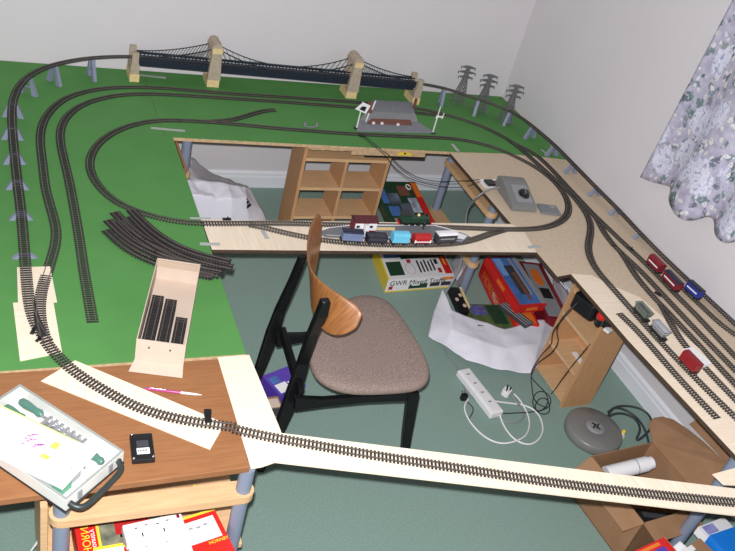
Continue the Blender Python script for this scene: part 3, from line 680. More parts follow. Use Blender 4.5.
wagon('goods_wagon', 'blue grey wagon with dark roof at the left end of the station train', seg((338.5, 242.2), (361.5, 243.6)), .098, M_bluegrey, M_navy, 'van', M_bluegrey)
wagon('goods_wagon', 'dark open wagon second from the left in the station train', seg((363.2, 243.8), (386.2, 244.7)), .098, M_navy, M_dkgrey, 'open', M_dkgrey)
wagon('goods_wagon', 'sky blue wagon in the middle of the station train', seg((387.3, 244.8), (408, 245.2)), .085, M_sky, M_sky, 'van')
wagon('goods_wagon', 'red round topped wagon with white end posts in the station train', seg((409, 245.2), (429.5, 245.1)), .09, M_wred, None, 'round', M_white, H=.040)
wagon('brake_van', 'grey brake van with white roof at the right end of the station train', seg((430.5, 245), (455.5, 243.5)), .108, M_dkgrey, M_white, 'van', M_grey)
lw = thing('steam_locomotive', 'small dark green steam locomotive on the track behind the platform', 'model train', at(413, 224.9, ZT + .0064), -.02); lw.scale = (1.22, 1.25, 1.25)
wheelset(lw, (-.035, -.01, .015), .009); wheelset(lw, (.04,), .006)
MB().box((0, 0, .016), (.13, .026, .008)).build('frame', M_black, lw, local=True)
MB().cyl((-.02, 0, .031), (.055, 0, .031), .012, n=16).build('boiler', M_dgreen, lw, local=True)
MB().box((.01, 0, .026), (.07, .03, .014)).build('side_tanks', M_dgreen, lw, local=True)
MB().lathe((.046, 0, .042), [(.005, 0), (.004, .006), (.0055, .010)], 12).build('chimney', M_black, lw, local=True)
MB().lathe((.012, 0, .042), [(.006, 0), (.005, .005), (.002, .008)], 12).build('dome', M_stone, lw, local=True)
MB().box((-.042, 0, .034), (.034, .03, .03)).build('cab', M_dgreen, lw, local=True)
MB().box((-.042, 0, .050), (.040, .034, .003)).build('cab_roof', M_black, lw, local=True)
for sx in (-.066, .066): MB().box((sx, 0, .014), (.003, .03, .008)).build('buffer_beam', M_red, lw, local=True)
wagon('goods_wagon', 'maroon van at the head of the pair beside the right wall', seg((645.3, 263.2), (660, 278.2)), .098, M_maroon, mat('maroon_roof', (130, 28, 42), .4, .1, 30), 'van', M_white)
wagon('goods_wagon', 'maroon van with dark blue roof behind the plain maroon one', seg((660, 278.4), (677.5, 297)), .115, M_maroon, M_navy, 'van', M_white)
wagon('goods_wagon', 'bright blue van with white side stripe by the raised track', seg((683.5, 290), (698, 303.2)), .092, mat('bright_blue', (44, 58, 150), .4, .1, 30), M_navy, 'van', M_white)
wagon('hopper_wagon', 'grey green hopper wagon with dark load first on the near siding', seg((631.5, 309.6), (647, 327), ZW), .098, M_hopg, M_load, 'hopper')
wagon('hopper_wagon', 'pale grey hopper wagon with light load behind the grey green one', seg((647.5, 327.6), (664.5, 346.2), ZW), .098, M_grey, mat('pale_load', (178, 182, 190), .8, .1, 60), 'hopper')
wagon('goods_wagon', 'single red van standing alone on the near siding beside a white block', seg((678.5, 360.8), (694.5, 377.4), ZW), .095, mat('crimson_paint', (140, 24, 34), .4, .1, 30), mat('crimson_roof', (132, 22, 32), .4, .1, 30), 'van')
f = Frame(at(683, 349, T + .022), at(701.5, 366, T + .022), at(692, 345.5, T + .022), .016)
f.body().build('white_block', M_white); tag(bpy.data.objects['white_block.003'] if 'white_block.003' in bpy.data.objects else bpy.data.objects['white_block'], 'plain white block beside the single red van on the near siding', 'block')
# ---------------------------------------------------------------- controller on the chipboard
ct = thing('train_controller', 'grey wedge shaped train controller with black dial on the chipboard', 'controller', at(514.5, 199), -.10); ct.scale = (.9, .98, 1.0)
A = .078
pr = [(-.125, 0), (-.125, .022), (-.10, .034), (.06, .075), (.105, .075), (.125, .06), (.125, 0)]
MB().extr([(-A, y, z) for y, z in pr], (2 * A, 0, 0)).build('casing', mat('controller_grey', (122, 122, 120), .55, .04, 20), ct, local=True, bevel=.003)
sl = math.atan2(.041, .16); rx = Matrix.Rotation(sl, 3, 'X')
MB().box((.012, -.03, .0525), (.10, .125, .002), rx).build('face_plate', M_grey, ct, local=True)
kn = V((.022, -.035, .0525)); nz_ = rx @ V((0, 0, 1))
k_ = MB().lathe(kn, [(.034, .001), (.034, .004), (.028, .006)], 24, axis=nz_).build('dial_plate', M_black, ct, local=True)
MB().lathe(kn + nz_ * .006, [(.022, 0), (.022, .014), (.019, .016)], 20, axis=nz_).build('knob', M_black, k_, local=True)
MB().box(kn + nz_ * .023, (.004, .03, .003), rx).build('pointer', M_grey, k_, local=True)
f = Frame(at(537, 203, T + .014), at(542.5, 212, T + .014), at(551, 197.5, T + .014), .0135); t = thing('grey_plate', 'flat grey plastic plate lying right of the train controller', 'plastic plate', at(544, 204))
f.body().build('plate', mat('cool_grey_plastic', (122, 125, 130), .6, .03, 20), t, bevel=.003)
f.quad(MB(), .15, .55, .4, .8, 0, .003).build('clip', M_grey, t)
f = Frame(at(478, 179, T + .004), at(485.5, 187.5, T + .004), at(494, 177, T + .004), .0035); t = thing('circuit_module', 'black socket module on a white card behind the train controller', 'circuit module', at(488, 182))
f.body().build('card', M_white, t); f.quad(MB(), .25, .2, .85, .62, 0, .012).build('socket', M_black, t); f.quad(MB(), .2, .7, .8, .9, 0, .002).build('red_strip', M_maroon, t)
# ---------------------------------------------------------------- cables over the back edge
def cable(pts, r, m, label, it=6, name='cable'):
    p = smooth_path(pts, .012, it); o = MB().tube(p, r, 7).build(name, m); tag(o, label, 'cable'); return o
Y = 3.5
cable([at(362, 135.5, T + .009), at(368, 141, T + .009), at(378, 149.5, T + .006), aty(385, 155, 3.50), aty(395, 168, Y), aty(410, 178.5, Y), aty(428, 184, Y), aty(450, 187.5, 3.44), aty(466, 186.5, 3.36), at(477, 182.5, T + .008), at(480, 181.5, T + .010)], .0022, M_black, 'thin black wire sagging from the level crossing to the socket module, lower of two')
cable([at(362.5, 135, T + .009), at(370, 140, T + .009), at(381, 149.7, T + .006), aty(389, 155, 3.48), aty(402, 168, Y - .02), aty(418, 177.5, Y - .02), aty(438, 181.5, 3.46), aty(458, 181, 3.38), at(471, 180.5, T + .006), at(480, 179.5, T + .010)], .0022, M_black, 'thin black wire sagging from the level crossing to the socket module, upper of two')
MB().box(at(362, 135.5, T + .006), (.03, .02, .008)).build('power_clip', M_black); tag(bpy.data.objects['power_clip'], 'black clip joining wires to the track in front of the level crossing', 'power clip')
M_gcab = mat('grey_cable', (140, 142, 144), .5, .03, 10)
cable([at(500, 187.5, T + .025), at(495, 188, T + .022), at(486, 191, T + .012), at(479, 195.5, T + .004), at(474.5, 200, .68), at(469, 206, .60), at(466.5, 215, .52), at(465, 230, .42), at(463.5, 248, .32), at(460, 266, .25), at(452, 283, .17), at(443.5, 296, .09), at(441.3, 306, .05), at(441.3, 314, .008)], .0055, M_gcab, 'thick grey cable dropping from the train controller to the white bag below')
# ---------------------------------------------------------------- tool box on the brown desk
M_case = mat('cloudy_plastic_case', (224, 224, 218), .3, .03, 8); M_clear = mat('clear_lid', (235, 240, 240), .08, .01, 5, alpha=.05)
M_grip = mat('green_grip', (20, 104, 82), .35, .1, 20); M_steel = mat('bright_steel', (200, 200, 206), .25, .05, 20, metal=.8)
zt_ = T + .0535
tb = thing('tool_case', 'cloudy plastic case of green handled screwdrivers with a folded dark handle', 'tool case', at(60, 450))
f = Frame(at(20, 384, zt_), at(124, 451, zt_), at(-32, 433, zt_), .05)
mb = MB()
f.quad(mb, 0, 0, 1, 1, -.05, -.044)
for q in ((0, 0, 1, .025), (0, .975, 1, 1), (0, .025, .014, .975), (.986, .025, 1, .975)): f.quad(mb, *q, -.044, -.004)
mb.build('case_tray', M_case, tb)
f.quad(MB(), -.004, -.01, 1.008, 1.01, -.0515, -.0465).build('dark_base', M_black, tb)
f.quad(MB(), 0, .0, 1, 1, -.0035, -.001).build('clear_lid', M_clear, tb)
mb = MB()
for q in ((0, 0, 1, .03), (0, .97, 1, 1), (0, .03, .018, .97), (.982, .03, 1, .97)): f.quad(mb, *q, -.001, .0006)
mb.build('lid_rim', mat('rim_grey', (150, 152, 148), .35, .05, 20), tb)
f.quad(MB(), .02, .50, .98, .53, -.044, -.01).build('tray_divider', M_case, tb)
for (a, b, c, d) in ((.08, .14, .30, .14), (.05, .34, .24, .34), (.78, .22, .93, .24)):
    g = MB(); A0, B0 = f.P(a, b, -.024), f.P(c, d, -.024); dd = (B0 - A0).normalized()
    g.tube([A0, A0 + dd * .006, A0.lerp(B0, .3), A0.lerp(B0, .7), B0 - dd * .008, B0], [.006, .012, .0135, .010, .0125, .008], 10)
    h = g.build('screwdriver_handle', M_grip, tb)
    MB().cyl(B0, B0 + dd * (.10 if a < .5 else -.34), .0032, n=8).build('shaft', M_steel, h)
for k in range(7): f.quad(MB(), .36 + .055 * k, .10, .385 + .055 * k, .30, -.040, -.016).build('metal_bit', M_steel, tb)
for k in range(2):
    A0 = f.P(.1 + .4 * k, .88, -.03); MB().cyl(A0, f.P(.42 + .4 * k, .90, -.03), .007, n=8).build('grey_tool', M_grey, tb)
f.quad(MB(), .80, .45, .88, .68, -.04, -.012).build('grey_grip', M_grey, tb)
f.quad(MB(), .80, .72, .9, .9, -.04, -.012).build('green_grip', mat('bright_green_grip', (30, 156, 104), .4, .1, 20), tb)
hb = [f.P(1.0, .10, -.02), f.P(1.05, .14, -.024), f.P(1.075, .24, -.028), f.P(1.09, .80, -.032), f.P(1.06, .92, -.03), f.P(1.0, .94, -.026)]
MB().tube(smooth_path(hb, .008, 3), .009, 8).build('carry_handle', mat('dark_handle', (44, 52, 50), .4, .1, 10), tb)
for b in (.25, .78): f.quad(MB(), .995, b - .03, 1.012, b + .03, -.035, -.006).build('latch', M_grey, tb)
pf = Frame(at(-6, 402, zt_ + .0032), at(98, 451, zt_ + .0032), at(-40, 440, zt_ + .0032), .0006)
ps = thing('paper_sheet', 'white note sheet with pink scribbles lying on the screwdriver case', 'paper', pf.P(.5, .5))
pf.body().build('sheet', M_paper, ps)
pf.quad(MB(), 0, 0, .8, .022, 0, .0004).build('yellow_edge', mat('highlighter_yellow', (226, 234, 90), .8, .02, 10), ps)
M_mag = mat('magenta_ink', (196, 60, 170), .8, .05, 10)
for (a, b, s_) in ((.36, .34, .10), (.385, .45, .11), (.47, .44, .07)):
    mb = MB(); pts = [pf.P(a + .13 + .026 * math.sin(k * 2.1) - .016 * k / 4, b + s_ * 2.2 * (k / 12 - .5) + .03 * math.cos(k * 2.7), .0008) for k in range(13)]
    mb.tube(pts, .0014, 4); mb.build('handwriting', M_mag, ps)
for (a, b, c, d) in ((.66, .2, .72, .36), (.66, .52, .73, .62)): pf.quad(MB(), a, b, c, d, 0, .0004).build('highlight_mark', MATS['highlighter_yellow'], ps)
mb = MB(); mb.tube([pf.P(.93 + .012 * math.cos(k * 1.3), .52 + .008 * k + .03 * math.sin(k * 1.3), .0006) for k in range(10)], .0006, 4); mb.build('pencil_mark', M_dkgrey, ps)
# black switch module
f = Frame(at(129.5, 434, T + .018), at(152, 432.5, T + .018), at(131, 461, T + .018), .0175)
t = thing('switch_module', 'small black square plastic module with a white label on the brown desk', 'switch module', f.P(.5, .5, -.0175))
f.body().build('housing', M_black, t, bevel=.003)
mb = MB(); f.quad(mb, .08, .08, .92, .16, 0, .004); f.quad(mb, .08, .16, .16, .9, 0, .004); f.quad(mb, .84, .3, .92, .9, 0, .004); mb.build('raised_edge', M_black, t)
f.quad(MB(), .25, .3, .78, .52, 0, .003).build('dark_lever', M_dkgrey, t); lb_ = f.quad(MB(), .24, .56, .8, .78, 0, .001).build('label_patch', M_white, t)
for k in range(6): f.quad(MB(), .30 + .07 * k, .62, .34 + .07 * k, .70, .001, .0014).build('label_print', M_dkgrey, lb_)
for (a, b) in ((.1, .05), (.92, .9), (.08, .92)):
    MB().lathe(f.P(a, b, .0), [(.0035, 0), (.0035, .003), (.002, .004)], 10).build('screw', M_steel, t)
# pen
a, b = at(145.5, 388.5, T + .0045), at(202, 395, T + .0045); d = (b - a).normalized(); t = thing('ballpoint_pen', 'purple ballpoint pen lying beside the cardboard tray', 'pen', (a + b) / 2)
MB().tube([a, a + d * .004, a.lerp(b, .62)], [.003, .0042, .0042], 10).build('barrel', mat('pen_purple', (176, 60, 130), .3, .1, 10), t)
MB().tube([a.lerp(b, .62), a.lerp(b, .88), b], [.0042, .0036, .0006], 10).build('grip', M_white, t)
MB().tube([a + d * .012 + V((0, 0, .005)), a.lerp(b, .35) + V((0, 0, .005))], .0012, 6).build('pocket_clip', M_steel, t)
# ---------------------------------------------------------------- cream card tray with track sections
zr = T + .094
f = Frame(at(136.5, 339, zr), at(186, 345.5, zr), at(164.5, 259, zr), .0935)
t = thing('card_tray', 'long open cream card box with a fold out flap holding straight track pieces', 'box', f.P(.5, .5, -.0935))
w_ = .018; l_ = .006
mb = MB(); f.quad(mb, 0, 0, 1, 1, -.0935, -.091)
f.quad(mb, 0, 0, w_, 1, -.091, 0); f.quad(mb, 1 - w_, 0, 1, 1, -.091, 0); f.quad(mb, w_, 0, 1 - w_, l_, -.091, 0); f.quad(mb, w_, 1 - l_, 1 - w_, 1, -.091, .0)
mb.build('tray_body', M_cream, t)
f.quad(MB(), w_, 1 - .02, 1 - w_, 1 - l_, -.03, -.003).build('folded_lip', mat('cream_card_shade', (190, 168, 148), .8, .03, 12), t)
a0, a1 = f.P(.0, -.002, -.088), f.P(1., -.002, -.088); dn = f.v * -.055
MB().extr([a0, a1, a1 + dn + f.u * .004 - f.n * .0045, a0 + dn - f.u * .01 - f.n * .0045], f.n * .0016).build('front_flap', M_cream, t)
for a in (.25, .68): f.quad(MB(), a, -.0022, a + .03, -.0004, -.034, -.026).build('slot_hole', M_black, t)
def section_mesh(name, path, label, group, z=0.):
    b = path[len(path) // 2]; t = thing(name, label, 'track piece', (b.x, b.y, b.z), group=group)
    sleepers_mb(path).build('sleeper_strip', M_sleeper, t); nn = normals(path)
    for sg in (-1, 1):
        mb = MB(); strip(mb, path, nn, sg * RG, .002, .0024, .0062); mb.build('rail', M_rail, t)
    return t
gT = 'straight track pieces in the cream card box'; k = 0
for lay in range(7):
    for j in range(3):
        if j == 2 and lay > 4: continue
        b1 = .05 + .008 * ((lay * 7 + j * 3) % 3); L_ = (.60, .575, .40)[j]
        pa, pb = f.P(.19 + .30 * j, b1, -.0905 + .0066 * lay), f.P(.19 + .30 * j, b1 + L_, -.0905 + .0066 * lay)
        section_mesh('track_section', resample([pa, pb], .01), ('topmost' if lay == (6, 6, 4)[j] else 'buried') + ' straight track piece in the ' + ('left', 'middle', 'right')[j] + ' stack inside the cream card box', gT)
# ---------------------------------------------------------------- pile of loose curved track
gP = 'loose curved track pieces in the pile on the green board'
A_ = [(131.5, 211), (147, 227), (168, 242.5), (196, 254.5), (229, 262.5)]; B_ = [(106, 231), (123, 247), (144, 259), (170, 268), (212, 277)]
names = ['at the back edge', 'second from the back', 'third from the back', 'in the middle', 'third from the front', 'second from the front', 'at the front edge']
off = [0, 5, -8, 2, -6, 3, 0]; NL = (5, 4, 3, 3, 3, 2, 2); sh_ = [(0, 0), (.004, .003), (-.003, .002), (.002, -.003), (0, .002)]
for i in range(7):
    u_ = i / 6
    for lay in range(NL[i]):
        z = ZT + .0066 * lay
        px = [(ax + (bx_ - ax) * u_ + off[i], ay + (by_ - ay) * u_ + off[i] * .55) for (ax, ay), (bx_, by_) in zip(A_, B_)]
        p = smooth_path([at(x, y, z) + V((*sh_[lay], 0)) for x, y in px], it=40)
        section_mesh('curved_track_section', p, ('topmost curved track piece of the stack ' if lay == NL[i] - 1 else 'curved track piece lower in the stack ') + names[i] + ' of the loose pile', gP)
section_mesh('track_section', resample([at(188, 273.5, ZT), at(210, 277.5, ZT)], .01), 'short shiny straight track piece poking out right of the cream card box', None)
# ---------------------------------------------------------------- boxes under the brown desk
def carton(name, label, f, cat='box', m=None):
    t = thing(name, label, cat, f.P(.5, .5, -f.th)); f.body().build('carton', m or M_red, t); return t
zs_ = .418
f = Frame(at(92, 560, .40), at(70, 512, .40), at(180, 545, .40), .11)
f = Frame(at(72, 513, .40), at(160, 497, .40), at(95, 565, .40), .11)
t = carton('model_train_box', 'red model train box with a locomotive picture and yellow frame on the desk shelf', f)
f.quad(MB(), .22, .08, .97, .80).build('picture_frame', M_yellow, t)
f.quad(MB(), .25, .12, .94, .76, .0008, .0014).build('picture', mat('locomotive_picture', (150, 146, 120), .4, .5, 28, rgb2=(90, 96, 84)), t)
f.quad(MB(), .42, .26, .80, .56, .0014, .002).build('printed_locomotive', M_wred, t)
f.quad(MB(), .46, .56, .76, .62, .0014, .002).build('printed_wheels', M_black, t)
text('lettering', 'HORNBY', M_yellow, f.P(.055, .80, .0002) , -f.v, f.u, .034, t)
text('lettering', 'Country', M_white, f.P(.155, .78, .0002), -f.v, f.u, .024, t)
f = Frame(at(148, 529, .42), at(214, 508, .42), at(165, 575, .42), .13)
t = carton('model_train_box', 'red edged train set box with white lid under the white socket strip', f)
f.quad(MB(), .0, .0, 1, .05).build('yellow_edge', M_yellow, t)
f.quad(MB(), .05, .14, .93, .62).build('white_lid', M_white, t)
for k in range(5): f.quad(MB(), .30 + .11 * k, .26 + .02 * (k % 2), .36 + .11 * k, .30 + .02 * (k % 2), .0008, .0012).build('printed_outline', M_grey, t)
text('lettering', 'HORNBY', M_yellow, f.P(.70, .72, .0004), f.u, -f.v, .016, t)
f = Frame(at(93, 548, .47), at(123, 543, .47), at(98, 572, .47), .06)
t = carton('booklet', 'white leaflet with black and yellow print beside the socket strip', f, 'leaflet', M_white)
f.quad(MB(), 0, 0, 1, .12).build('yellow_band', M_yellow, t); f.quad(MB(), 0, -.0, .6, .0).build('edge', M_red, t) if False else None
mb = MB(); mb.tube([f.P(.1 + .8 * k / 12, .75 - .4 * math.sin(k / 12 * 1.5), .001) for k in range(13)], .0015, 4); mb.build('printed_curve', M_grey, t)
text('lettering', 'HORNBY', M_yellow, f.P(.05, .62, .0004), f.u, -f.v, .02, t)
f = Frame(at(150, 492, .33), at(196, 485, .33), at(156, 509, .33), .042)
t = carton('model_building_box', 'flat boxed model building with yellow edge at the back of the desk shelf', f, 'box', M_wred)
f.quad(MB(), .22, .15, .95, .85).build('picture', mat('building_picture', (170, 150, 110), .5, .5, 30, rgb2=(110, 96, 70)), t); f.quad(MB(), .0, .0, .2, 1, 0, .001).build('green_band', M_dgreen, t); f.quad(MB(), .93, 0, 1, 1, 0, .0015).build('yellow_edge', M_yellow, t)
zz = .455
f = Frame(at(122, 525, zz), at(181, 512, zz), at(127, 544, zz), .034)
t = thing('socket_strip', 'white two gang socket strip with red switch light under the brown desk', 'socket strip', f.P(.5, .5, -.034))
f.body().build('housing', M_white, t, bevel=.004)
for a in (.16, .52):
    for (da, b, w1, h1) in ((.11, .62, .022, .20), (.02, .30, .05, .05), (.19, .24, .05, .05)):
        f.quad(MB(), a + da, b, a + da + w1, b + h1, 0, .0006).build('socket_hole', M_black, t)
f.quad(MB(), .90, .10, .95, .28, 0, .002).build('switch_light', mat('dark_red_lens', (130, 20, 50), .3, .05, 10), t)
f = Frame(at(128, 545, zz - .01), at(186, 530, zz - .01), at(132, 575, zz - .01), .03)
t = thing('socket_strip', 'second white plastic adaptor lying in front of the socket strip with red light', 'socket strip', f.P(.5, .5, -.03)); f.body().build('housing', M_white, t, bevel=.004)
for a in (.25, .6): f.quad(MB(), a, .2, a + .05, .24, 0, .0006).build('socket_hole', M_grey, t)
cable([at(46, 520, .25), at(40, 538, .2), at(28, 556, .1), at(20, 580, .008)], .004, M_white, 'white cable hanging left of the desk side panel')
# ---------------------------------------------------------------- boxes on the floor by the chair
f = Frame(at(262, 376, .10), at(288, 366, .10), at(276, 397, .10), .095)
t = carton('purple_box', 'purple box with white label on the carpet behind the plywood patch', f, 'box', M_purple)
f.quad(MB(), .1, .55, .5, .95).build('white_label', M_white, t); f.quad(MB(), .55, .6, .95, .9).build('white_label', M_white, t); f.quad(MB(), .1, .2, .4, .5).build('blue_print', M_bluep, t)
f = Frame(at(262, 398, .10), at(278, 396, .10), at(266, 420, .10), .095)
t = carton('picture_box', 'small brown and cream picture box in front of the purple box', f, 'box', M_card)
f.quad(MB(), .1, .1, .9, .5).build('picture', M_cream, t); f.quad(MB(), .2, .55, .8, .9).build('dark_picture', M_dkgrey, t)
# train set box with a photo collage leaning on the shelf unit
p1 = aty(415, 182, 3.80); q2 = aty(433.5, 223, 3.45); p0 = V((2.005, p1.y, p1.z)); p2 = V((2.005, q2.y, q2.z))
f = Frame(p0, p1, p2 + (p2 - p0) * .35, .045)
t = carton('train_set_box', 'train set box with a dark photo collage and red edge leaning behind the green locomotive', f, 'box', M_dgreen)
f.quad(MB(), .86, .02, 1, 1).build('red_edge', M_red, t)
f.quad(MB(), .3, .60, .56, .96, .0014, .0018).build('photo', M_grey, t); f.quad(MB(), .06, .1, .2, .4, .0014, .0018).build('photo', M_bluep, t)
M_coll = mat('photo_collage', (34, 44, 50), .3, .6, 9, rgb2=(120, 130, 150)); f.quad(MB(), .0, .02, .86, 1).build('collage', M_dgreen, t)
for k, (a, b, c, d) in enumerate(((.22, .22, .46, .42), (.12, .45, .36, .62), (.4, .4, .62, .8), (.64, .3, .84, .56), (.14, .66, .4, .9), (.66, .6, .82, .9))):
    f.quad(MB(), a, b, c, d, .0008, .0014).build('photo', (M_coll, M_bluep, M_coll, mat('pale_photo', (170, 176, 190), .4, .5, 20), M_grey, M_navy)[k], t)
f.quad(MB(), .5, .08, .74, .26, .0008, .0014).build('photo', M_brown, t); f.quad(MB(), .88, .02, 1, .28, .0, .0016).build('gold_corner', M_orange, t)
bx = [f.P(.78 + .05 * math.cos(k), .1 + .05 * math.sin(k), .0012) for k in range(7)]; MB().tube(bx, .004, 6).build('emblem_ring', M_white, t)
# white set box on the carpet
hB = .092
a = at(388.8, 293, 0.0); b = at(455, 283, 0.0); a = at(388.4, 279.8, hB); b = at(454.5, 275.0, hB); f = Frame(a, b, at(378.5, 246, hB), hB - .001, .25)
t = carton('train_set_box', 'white mixed traffic train set box with locomotive artwork on the carpet', f, 'box', M_white)
f.quad(MB(), 0, .0, .018, 1).build('yellow_edge', M_yellow, t)
f.side('u0').quad(MB(), 0, 0, 1, 1).build('yellow_side', M_yellow, t)
f.quad(MB(), .06, .62, .3, .98).build('blue_picture', M_bluep, t); f.quad(MB(), .3, .56, .98, .98).build('green_picture', M_dgreen, t)
f.quad(MB(), .05, .1, .27, .5).build('track_plan', M_dgreen, t); f.quad(MB(), .37, .44, .43, .54).build('red_mark', M_wred, t)
pts = [f.P(.38 + .07 * math.cos(k * .524), .26 + .16 * math.sin(k * .524), .001) for k in range(13)]; MB().tube(pts, .0012, 4).build('printed_oval', M_grey, t)
for k in range(5): f.quad(MB(), .51 + .055 * k, .14 + .01 * k, .535 + .055 * k, .5 if k % 2 == 0 else .46, 0, .001).build('printed_part', M_black, t)
f.quad(MB(), .79, .1, .84, .24).build('red_mark', M_wred, t); f.quad(MB(), .78, .36, .83, .5).build('printed_part', M_black, t)
f.quad(MB(), .88, .06, .99, .66).build('red_band', M_red, t); text('lettering', 'HORNBY', M_yellow, f.P(.915, .60, .001), -f.v, f.u, .022, t)
s_ = f.side('v0')
text('lettering', 'GWR Mixed Traffic', M_black, s_.P(.04, .50, .0004), s_.u, -s_.v, .047, t)
s_.quad(MB(), 0, .9, 1, 1).build('yellow_edge', M_yellow, t); s_.quad(MB(), .83, .1, .99, .32).build('orange_label', M_orange, t)
text('lettering', 'HORNBY', M_yellow, s_.P(.84, .27, .001), s_.u, -s_.v, .012, t)
s_.quad(MB(), .04, .55, .1, .8).build('red_mark', M_wred, t)
lo_ = s_.quad(MB(), .34, .62, .52, .84).build('printed_locomotive', M_dgreen, t)
mb = MB(); s_.quad(mb, .50, .50, .62, .84, 0, .001); mb.build('printed_tender', M_dgreen, t)
s_.quad(MB(), .35, .5, .38, .64, 0, .001).build('printed_chimney', M_dgreen, t)
for k in range(2): s_.quad(MB(), .66 + .17 * k, .48, .81 + .17 * k, .78).build('printed_wagon', M_dkgrey, t)
# red boxes on the carpet
f = Frame(at(484, 259, .125), at(515, 323, .125), at(504, 256, .125), .12)
t = carton('train_set_box', 'red train set box on edge with gold and white lettering by the grey tube leg', f)
s_ = f.side('v0')
text('lettering', 'HORNBY', M_orange, s_.P(.10, .78, .0004), s_.u, -s_.v, .075, t); text('lettering', 'Electric Trains', M_white, s_.P(.42, .72, .0004), s_.u, -s_.v, .052, t)
f.quad(MB(), .82, .1, .99, .9).build('orange_label', M_orange, t)
f = Frame(at(487, 257, .25), at(518.5, 306.5, .20), at(514, 255, .25), .055)
t = carton('train_set_box', 'open fronted red train set box with blue picture lying tilted on top of the pile', f)
f.quad(MB(), .02, .1, .97, .92).build('blue_picture', M_bluep, t); f.quad(MB(), .02, .84, .98, .98, .0008, .004).build('white_edge', M_grey, t)
f.quad(MB(), .2, .36, .78, .66, .0008, .003).build('dark_train_picture', M_dkgrey, t); f.quad(MB(), .35, .5, .9, .6, .003, .004).build('brown_picture', M_brown, t)
f.quad(MB(), .05, .15, .4, .4, .0008, .0014).build('sky_picture', mat('pale_blue_print', (120, 160, 214), .4, .1, 10), t); f.quad(MB(), .05, .66, .8, .74, .0008, .003).build('light_strip', M_grey, t)
s_ = f.side('u1'); s_.quad(MB(), .35, .35, .75, .75).build('orange_label', M_orange, t); s_ = f.side('v0'); s_.quad(MB(), .4, .3, .62, .7).build('orange_label', M_orange, t)
f = Frame(at(519, 261, .14), at(547, 318, .14), at(540, 261, .14), .13)
t = carton('train_set_box', 'red framed box with an orange round print behind the tilted blue box', f, 'box', M_maroon)
f.quad(MB(), .04, .12, .96, .80).build('grey_picture', M_grey, t)
pts = [f.P(.28 + .16 * math.cos(k * .449), .46 + .22 * math.sin(k * .449), .0009) for k in range(14)]; MB().extr(pts, f.n * .001).build('orange_disc', M_orange, t)
f.quad(MB(), .48, .3, .66, .72, .0008, .002).build('dark_picture', M_black, t)
f = Frame(at(534, 310, .07), at(543, 323, .07), at(549, 303, .07), .06)
t = carton('striped_box', 'pale box with black stripes at the foot of the red boxes', f, 'box', M_white)
for k in range(3): f.quad(MB(), .05 + .3 * k, .1, .22 + .3 * k, .9).build('black_stripe', M_black, t)
f = Frame(at(449, 287, .14), at(460, 312, .10), at(458.5, 281.5, .14), .03)
t = carton('black_box', 'small black box with two cream discs and a tan edge by the white bag', f, 'box', M_black)
f.quad(MB(), 0, .82, 1, 1, 0, .003).build('tan_edge', M_stone, t)
for a, b in ((.32, .62), (.74, .6), (.5, .2)):
    pts = [f.P(a + .07 * math.cos(k * .628), b + .14 * math.sin(k * .628), .0004) for k in range(10)]; MB().extr(pts, f.n * .002).build('cream_disc', M_cream, t)
f = Frame(at(466, 304, .10), at(478, 326, .10), at(500, 302, .10), .09)
t = carton('green_box', 'green and purple picture box lying between the white bag and the red boxes', f, 'box', mat('olive_green_print', (80, 100, 56), .5, .3, 20))
f.quad(MB(), .05, .03, .5, .45).build('purple_picture', mat('purple_picture', (96, 92, 150), .5, .4, 40), t); f.quad(MB(), .05, .5, .9, .9).build('dark_green_picture', M_dgreen, t)
f = Frame(at(499.5, 305, .145), at(526, 326, .145), at(504, 299.5, .145), .018)
t = carton('grey_packet', 'dark grey striped packet lying under the tilted blue box', f, 'packet', M_dkgrey)
for k in range(3): f.quad(MB(), 0, .1 + .3 * k, 1, .2 + .3 * k, 0, .002).build('grey_stripe', M_grey, t)
# ---------------------------------------------------------------- white bags
from mathutils import noise
M_bag = mat('white_bag_plastic', (228, 226, 236), .45, .02, 10, .12, bscale=14)
def cloth(name, label, rows, m, amp, sub=10, cat='bag', fr=7., th=.003, decal=None):
    """sheet through a grid of world points, crumpled, with thickness"""
    R, Cn = len(rows), len(rows[0]); NU, NV = (Cn - 1) * sub + 1, (R - 1) * sub + 1; vs = []
    def sm(t): return t * t * (3 - 2 * t)
    for j in range(NV):
        vj = min(j // sub, R - 2); tv = (j - vj * sub) / sub
        for i in range(NU):
            ui = min(i // sub, Cn - 2); tu = (i - ui * sub) / sub
            p = rows[vj][ui].lerp(rows[vj][ui + 1], sm(tu) * .5 + tu * .5).lerp(rows[vj + 1][ui].lerp(rows[vj + 1][ui + 1], sm(tu) * .5 + tu * .5), sm(tv) * .5 + tv * .5)
            k = abs(noise.noise(p * fr)) + .5 * abs(noise.noise(p * fr * 2.3 + V((3, 1, 7))))
            p = p + V((noise.noise(p * fr + V((9, 2, 4))) * amp * .5, noise.noise(p * fr + V((1, 8, 3))) * amp * .5, k * amp))
            p.z = max(p.z, .006); vs.append(p)
    mb = MB(); mb.add(vs, [(j * NU + i, j * NU + i + 1, (j + 1) * NU + i + 1, (j + 1) * NU + i) for j in range(NV - 1) for i in range(NU - 1)], True)
    return mb
bagm = cloth('b', '', [[at(441, 291, .10), at(452, 310, .10), at(474, 320, .09), at(505, 330, .10), at(545, 321, .10), at(560, 318, .06)],
                       [at(434, 310, .04), at(452, 330, .08), at(480, 342, .09), at(510, 350, .09), at(540, 344, .09), at(556, 340, .05)],
                       [at(428, 337, .01), at(446, 347, .03), at(466, 361, .03), at(500, 371, .03), at(530, 375, .03), at(546, 360, .02)]], M_bag, .02, fr=5.)
